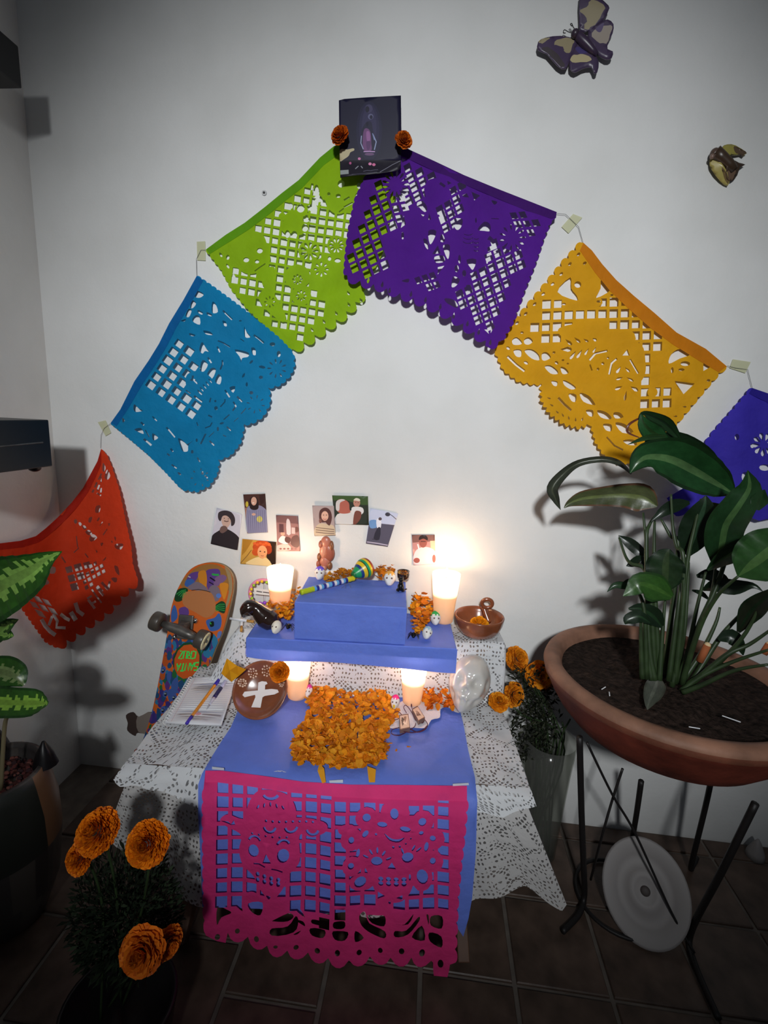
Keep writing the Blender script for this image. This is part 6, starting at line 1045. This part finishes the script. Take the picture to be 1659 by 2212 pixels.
lf([(865, 1190, -.40, 8), (860, 1120, -.40, 90), (860, 1020, -.40, 112), (870, 950, -.40, 70), (885, 915, -.40, 8)], [lin(44, 60, 34), lin(28, 46, 26), g3], fold=.15)
lf([(900, 1225, -.43, 20), (800, 1170, -.45, 90), (700, 1140, -.46, 75), (640, 1180, -.46, 40), (585, 1218, -.46, 2)], [lin(56, 90, 36), lin(44, 78, 30), lin(34, 62, 26)], fold=.15)
lf([(760, 1010, -.34, 8), (690, 930, -.33, 34), (620, 870, -.31, 32), (555, 828, -.30, 3)], [g3, lin(24, 34, 24), g3])
lf([(740, 1030, -.36, 6), (700, 980, -.35, 26), (640, 1010, -.34, 22), (605, 1025, -.34, 1)], [g3, g3, g3])
lf([(655, 1170, -.40, 8), (590, 1150, -.40, 24), (530, 1150, -.40, 18), (482, 1192, -.40, 1)], [g2, g2, g3])
lf([(660, 1120, -.38, 8), (620, 1125, -.38, 18), (578, 1140, -.38, 4)], [g3, g3, g3])
lf([(840, 1420, -.42, 10), (780, 1350, -.42, 60), (700, 1300, -.42, 40), (620, 1300, -.42, 6)], [g2, g3, g3])
lf([(760, 1390, -.44, 10), (690, 1350, -.44, 38), (620, 1370, -.44, 34), (598, 1400, -.44, 2)], [g2, g3, g3])
lf([(1330, 1090, -.56, 10), (1400, 1030, -.57, 120), (1490, 960, -.58, 160), (1590, 880, -.59, 140), (1700, 780, -.6, 30)], [lin(60, 90, 44), lin(34, 66, 28), lin(30, 58, 26)], fold=.2)
lf([(1130, 1050, -.44, 8), (1210, 990, -.46, 40), (1310, 930, -.48, 60), (1380, 870, -.49, 40), (1412, 835, -.5, 2)], [lin(50, 76, 42), lin(22, 48, 26), g2], fold=.3)
lf([(1100, 1180, -.40, 6), (1180, 1150, -.42, 40), (1300, 1160, -.44, 50), (1420, 1150, -.46, 20), (1490, 1190, -.47, 1)], [g2, g3, g3])
lf([(1060, 1090, -.38, 10), (1140, 1080, -.38, 40), (1220, 1110, -.38, 36), (1290, 1180, -.38, 3)], [g3, g3, g3])
lf([(1030, 1180, -.38, 5), (1090, 1200, -.38, 16), (1150, 1250, -.38, 2)], [g3, g3, g3])
lf([(1330, 1450, -.46, 10), (1400, 1330, -.48, 60), (1470, 1260, -.5, 60), (1560, 1180, -.52, 20)], [g3, lin(24, 30, 20), g3])
lf([(1200, 1500, -.44, 10), (1280, 1480, -.45, 50), (1340, 1540, -.46, 30), (1360, 1600, -.46, 3)], [g3, g3, g3])
fl_ = leaf('fallen_leaf', [(G(1150 + x / 2.9882, 880 + y / 2.9882, .812), w_ / 2.9882 * 1.35 / FPX) for x, y, w_ in ((810, 1740, 8), (800, 1790, 48), (775, 1850, 50), (750, 1910, 26), (742, 1952, 2))], M['leafc'], lily, [lin(104, 108, 96), lin(84, 88, 78), lin(74, 76, 66)], hint=(0, -.3, 1)); fl_['label'] = 'grey fallen leaf resting on the soil'
stems = [((715, 680, -.335), (740, 1000, -.38), (735, 1500, -.42), (770, 1760, -.44)), ((800, 690, -.34), (755, 760, -.35), (735, 880, -.37), (750, 1500, -.42), (790, 1760, -.44)), ((895, 560, -.36), (905, 760, -.37), (930, 900, -.39), (975, 980, -.41), (960, 1500, -.43), (900, 1800, -.44)), ((830, 720, -.34), (890, 830, -.36), (940, 930, -.38), (980, 960, -.40)), ((1090, 590, -.40), (1050, 760, -.40), (1000, 1000, -.41), (960, 1400, -.43), (920, 1780, -.44)), ((1185, 1010, -.42), (1150, 1230, -.43), (1040, 1500, -.44), (940, 1760, -.44)), ((1330, 1090, -.56), (1200, 1210, -.52), (1080, 1420, -.48), (980, 1700, -.45)), ((1250, 560, -.36), (1300, 700, -.38), (1270, 900, -.41), (1190, 1150, -.43), (1060, 1450, -.44), (980, 1720, -.44)), ((860, 1200, -.40), (840, 1450, -.42), (820, 1760, -.44)), ((790, 730, -.33), (785, 900, -.36), (790, 1200, -.40), (830, 1700, -.43)), ((700, 1360, -.43), (700, 1500, -.43), (720, 1680, -.44)), ((960, 1120, -.40), (940, 1300, -.42), (880, 1760, -.44)), ((1010, 1000, -.38), (985, 1400, -.41), (930, 1780, -.43)), ((1120, 1060, -.42), (1060, 1300, -.43), (1000, 1600, -.44), (950, 1780, -.44)), ((1540, 1560, -.52), (1300, 1640, -.48), (1100, 1730, -.46), (960, 1830, -.45)), ((1521, 1660, -.55), (1300, 1700, -.51), (1100, 1790, -.48), (970, 1840, -.46)), ((1500, 1200, -.5), (1380, 1450, -.48), (1200, 1650, -.46), (1000, 1790, -.45)), ((1560, 1420, -.5), (1400, 1530, -.48), (1250, 1600, -.47), (1010, 1800, -.45)), ((560, 840, -.30), (600, 960, -.33), (640, 1010, -.35), (720, 1040, -.37), (760, 1200, -.40), (800, 1700, -.43)), ((660, 1165, -.40), (720, 1300, -.42), (745, 1700, -.44)), ((1440, 1240, -.42), (1330, 1350, -.42), (1200, 1500, -.42), (1030, 1750, -.44)), ((1210, 1290, -.40), (1180, 1400, -.41), (1080, 1600, -.42), (960, 1780, -.44))]
for q in stems:
    pp = [Q(*a) for a in q]; e_ = pp[-1]; e_.z = max(min(e_.z, .83), .80)
    MB().tube(cr([tuple(p) for p in pp], 5, False), lambda k: .0028 + .0045 * k, 7).build('stem', M['stem'], lily, True)
for (x0, y0, x1, y1) in ((1080, 1640, 1130, 1535), (900, 1720, 905, 1690), (1490, 1590, 1530, 1530)):
    a, b = Q(x0, y0, -.43), Q(x1, y1, -.43); mb = MB(); mb.tube([a, b], .0085 if x0 != 900 else .005, 9, col=lin(150, 84, 50)); mb.ball(b, .0075 if x0 != 900 else .004, col=lin(206, 180, 140)); o = mb.build('cut_stub', M['matte'], lily, True)
for q in ((1082, 975, 1130, 985), (1350, 1080, 1150, 1110)):
    pass
for i, (x0, y0, x1, y1) in enumerate(((1300, 1489, 1308, 1484), (1316, 1495, 1317, 1503), (1488, 1570, 1512, 1574), (1541, 1604, 1562, 1605), (1560, 1546, 1600, 1560))):
    z = .806 if i < 4 else .81; MB().tube([G(x0, y0, z), G(x1, y1, z)], .0012, 5).build('straw_bit', M['page'], lily)
# ------------------------------------------------------------------ glass vase of marigolds behind the altar on the right
gl, nt, b, out = new_mat('cloudy_glass'); b.inputs['Base Color'].default_value = (.28, .28, .26, 1); b.inputs['Roughness'].default_value = .12; b.inputs['Transmission Weight'].default_value = 0
t_ = nd(nt, 'ShaderNodeBsdfTransparent'); t_.inputs[0].default_value = (.78, .79, .76, 1); ms_ = nd(nt, 'ShaderNodeMixShader'); ms_.inputs[0].default_value = .84; nt.links.new(b.outputs[0], ms_.inputs[1]); nt.links.new(t_.outputs[0], ms_.inputs[2]); nt.links.new(ms_.outputs[0], out.inputs[0])
vc = Vector((.435, -.155, .004)); va = thing('glass_vase', 'tall clear glass vase on the floor between the altar and the plant stand', 'vase', vc)
MB().lathe([(0, 0), (.052, 0), (.058, .01), (.064, .15), (.073, .32), (.082, .435), (.079, .435), (.070, .32), (.061, .15), (.054, .014), (0, .012)], vc, 40).build('glass', gl, va, True)
bq = thing('marigold_bunch', 'dark-leaved bunch of marigold stems standing in the glass vase', 'bouquet', vc + Z * .02)
rg = random.Random(9)
tips = [P(1122, 1420, -.10), P(1163, 1460, -.15), P(1112, 1512, -.16), P(1180, 1520, -.14), P(1215, 1530, -.18), P(1150, 1500, -.12)]
for k in range(13):
    tp = tips[k % 6] + Vector((rg.uniform(-.02, .02), rg.uniform(-.03, .02), rg.uniform(-.04, -.01))); bs_ = vc + Vector((rg.uniform(-.035, .035), rg.uniform(-.035, .035), .03))
    MB().tube(cr([tuple(bs_), tuple(bs_.lerp(vc + Vector((rg.uniform(-.05, .05), rg.uniform(-.05, .05), .43)), .97)), tuple(tp)], 5, False), .0028, 6).build('stem', M['stem'], bq, True)
mb = MB()
for k in range(1500):
    x, y = rg.gauss(1150, 32), rg.uniform(1440, 1640); 
    if abs(x - 1155) > 55: continue
    p = P(x, y, rg.uniform(-.20, -.09)); d = Vector((rg.uniform(-1, 1), rg.uniform(-1, .3), rg.uniform(-.6, 1))).normalized(); l = rg.uniform(.012, .028); s_ = d.cross(Vector((rg.random(), rg.random(), .3))).normalized() * .003
    mb.add([p - s_, p + d * l * .5 - s_ * 1.2, p + d * l, p + d * l * .5 + s_ * 1.2], [(0, 1, 2, 3)], rg.choice([lin(34, 38, 24), lin(26, 30, 18), lin(50, 52, 38), lin(20, 24, 14)]))
tag(mb.build('foliage', M['matte'], bq), '', '', kind='stuff')
mc = [lin(224, 138, 24), lin(206, 116, 18), lin(236, 154, 36)]
marigold_mesh('bloom', P(1116, 1424, -.11), (.35, -.75, .55), .042, 51, mc, parent=bq); marigold_mesh('bloom', P(1163, 1458, -.16), (.0, -.85, .45), .044, 52, mc, parent=bq); marigold_mesh('bloom', P(1108, 1500, -.17), (.5, -.75, .3), .040, 53, mc, parent=bq); marigold_mesh('bloom', P(1178, 1478, -.12), (.6, -.6, -.2), .026, 54, [lin(176, 90, 30), lin(150, 74, 24)], parent=bq)
# ------------------------------------------------------------------ white enamel dish on the floor, pale cone at the far right
ec = Vector((.70, -.345, .105)); R = align(Vector((-.30, -.78, .62))); dsh = thing('enamel_plate', 'white enamel plate leaning on edge on the floor below the plant stand', 'plate', Vector((.70, -.33, 0)))
MB().lathe([(0, .012), (.030, .012), (.040, .016), (.050, .010), (.075, .007), (.085, .010), (.12, .020), (.126, .019), (.126, .015), (.08, .004), (.05, 0), (0, 0)], ec, 48, R, sx=.92, sy=1.08).build('dish', M['enamel'], dsh, True)
MB().lathe([(0, .0165), (.008, .016), (.013, .0135), (.014, .011)], ec, 20, R).build('centre_mark', mat('worn_enamel', lin(70, 62, 60), .6), dsh, True)
kn = G(1630, 1850, 0); t = thing('pale_cone', 'small pale cone-shaped object on the dark floor at the right edge', 'cone', kn); MB().lathe([(0, 0), (.030, 0), (.026, .02), (.012, .055), (.003, .07), (0, .071)], kn, 20).build('body', M['enamel'], t, True)
# ------------------------------------------------------------------ left foreground: planter with striped-leaf plant
rr_ = P(70, 1680, -.60); pr_ = .125; pc_ = Vector((max(XL + .165, rr_.x - pr_), -.60, 0)); zr = rr_.z
pl_ = thing('painted_planter', 'round painted clay planter with pointed rim tips at the left edge', 'planter', pc_)
def pcol(k, a):
    q = [lin(60, 56, 55), lin(76, 70, 66), lin(48, 44, 44)][int(a * 17 + k * 3) % 3]
    if .34 < k < .62: q = lin(120, 86, 62) if int(a * 9) % 3 == 0 else lin(40, 42, 38)
    return q
MB().lathe([(0, .004), (.08, .004), (.10, .02), (.135, .12), (.150, zr * .55), (.148, zr * .75), (.134, zr * .92), (pr_, zr), (pr_ - .01, zr + .004), (pr_ - .016, zr - .01), (pr_ - .02, zr - .04), (0, zr - .045)], pc_, 48, colf=pcol).build('body', M['paint'], pl_, True)
for a in (.55, 2.2):
    c = pc_ + Vector((pr_ * math.cos(a), pr_ * math.sin(a), zr)); MB().lathe([(.032, -.012), (.022, .02), (.004, .058), (0, .06)], c, 12).build('rim_tip', M['black'], pl_, True)
mb = MB(); rg = random.Random(3)
for k in range(420):
    a, r_ = rg.uniform(0, 6.28), (pr_ - .024) * math.sqrt(rg.random()); c = pc_ + Vector((r_ * math.cos(a), r_ * math.sin(a), zr - .040 + rg.uniform(0, .008))); s_ = rg.uniform(.004, .009)
    mb.ball(c, (s_, s_ * rg.uniform(.7, 1), s_ * .7), seg=6, rings=4, col=rg.choice([lin(96, 50, 48), lin(70, 36, 34), lin(120, 74, 66), lin(60, 40, 44)]))
tag(mb.build('gravel', M['matte'], pl_), '', '', kind='stuff')
dp_ = thing('dumb_cane', 'dark green plant with pale-centred leaves reaching in from the left edge', 'plant', pc_ + Z * zr)
vg1, vg2, vc_ = lin(40, 80, 24), lin(26, 60, 20), lin(118, 158, 72)
def dl_(pts, cols=(vg1, vg1, vg2), cent=vc_, **kw): return leaf('leaf', [(P(x, y, yd), w_ * pxw(P(x, y, yd))) for x, y, yd, w_ in pts], M['leafc'], dp_, list(cols), cent=cent, **kw)
dl_([(-110, 1370, -.66, 8), (-50, 1300, -.68, 60), (10, 1262, -.69, 62), (60, 1235, -.70, 48), (100, 1208, -.70, 20), (134, 1191, -.70, 1)], fold=.2)
dl_([(-40, 1400, -.60, 6), (-10, 1370, -.60, 20), (18, 1348, -.61, 14), (40, 1338, -.61, 1)], fold=.3)
dl_([(-40, 1380, -.60, 6), (-10, 1368, -.60, 16), (18, 1372, -.61, 12), (30, 1374, -.61, 1)], fold=.3)
dl_([(-60, 1470, -.58, 8), (-10, 1450, -.58, 30), (30, 1460, -.59, 30), (52, 1480, -.59, 4)], fold=.25, cent=lin(110, 130, 80))
dl_([(-90, 1510, -.62, 8), (-30, 1515, -.64, 30), (30, 1518, -.65, 31), (80, 1518, -.65, 26), (104, 1520, -.66, 4)], fold=.15, cent=lin(124, 166, 60))
for a in ((-110, 1370), (-40, 1400), (-60, 1470), (-90, 1510)):
    e = P(a[0], a[1], -.60); MB().tube(cr([tuple(pc_ + Z * (zr - .03)), tuple(pc_.lerp(e, .5) + Z * (zr * .5 + .02)), tuple(e)], 5, False), .006, 8).build('stem', M['stem'], dp_, True)
MB().tube(cr([tuple(pc_ + Vector((.05, -.02, zr - .03))), tuple(P(10, 1570, -.60)), tuple(P(20, 1545, -.62))], 5, False), .005, 8).build('stem', mat('pale_stalk', lin(130, 120, 90), .5), dp_, True)
# ------------------------------------------------------------------ left foreground: potted marigold
mp_ = Vector((-.60, -.86, 0)); t = thing('nursery_pot', 'black nursery pot in the dark foreground at the bottom left', 'pot', mp_)
MB().lathe([(0, .002), (.085, .002), (.095, .02), (.115, .17), (.118, .175), (.116, .182), (.108, .182), (.105, .17), (0, .165)], mp_, 36).build('body', M['black'], t, True)
mplt = thing('marigold_plant', 'potted marigold plant with large round orange heads at the bottom left', 'plant', mp_ + Z * .17); rg = random.Random(12); mb = MB()
hc_ = [(P(212, 1797, -.88), (-.1, -.62, .78), .052), (P(175, 1851, -.90), (-.3, -.7, .55), .038), (P(320, 1822, -.88), (.1, -.80, .60), .050), (P(310, 2052, -.93), (.1, -.85, .45), .040), (P(360, 2034, -.88), (.8, -.5, .2), .030)]
for i, (c, n_, r_) in enumerate(hc_):
    pal = [lin(216, 116, 10), lin(196, 94, 8), lin(232, 132, 20)] if i < 3 else [lin(206, 104, 22), lin(180, 84, 14), lin(222, 122, 34)]
    marigold_mesh('bloom', c, n_, r_ * (1.04 if i < 3 else 1), 60 + i, pal, parent=mplt, flat=.9, n=40 if i < 3 else 16, ruff=.62 if i < 3 else 1.1)
    MB().tube(cr([tuple(mp_ + Vector((rg.uniform(-.03, .03), rg.uniform(-.03, .03), .17))), tuple((mp_ + Z * .17).lerp(c, .55) + Vector((rg.uniform(-.02, .02), .02, .02))), tuple(c - Vector(n_) * r_ * .4)], 6, False), .0028, 6).build('stem', M['stem'], mplt, True)
cc_ = P(272, 1975, -.82)
for k in range(3800):
    d = Vector((rg.gauss(0, 1), rg.gauss(0, 1), rg.gauss(0, 1))).normalized() * rg.random() ** .4; p = cc_ + Vector((d.x * .115, d.y * .085, d.z * .15))
    if p.z < .19: continue
    dd = (Vector((d.x, d.y, d.z + .3)).normalized() + Vector((rg.uniform(-.8, .8), rg.uniform(-.8, .8), rg.uniform(-.8, .8)))).normalized(); l = rg.uniform(.012, .026); s_ = dd.cross(Vector((rg.random(), rg.random(), .3))).normalized() * .0026
    mb.add([p - s_, p + dd * l * .5 - s_ * 1.3, p + dd * l, p + dd * l * .5 + s_ * 1.3], [(0, 1, 2, 3)], rg.choice([lin(30, 42, 26), lin(22, 34, 20), lin(40, 52, 34), lin(18, 26, 16)]))
tag(mb.build('foliage', M['matte'], mplt), '', '', kind='stuff')
for o in bpy.data.objects:
    if o.get('label') == '': del o['label']
    if '_w' in o.keys(): del o['_w']
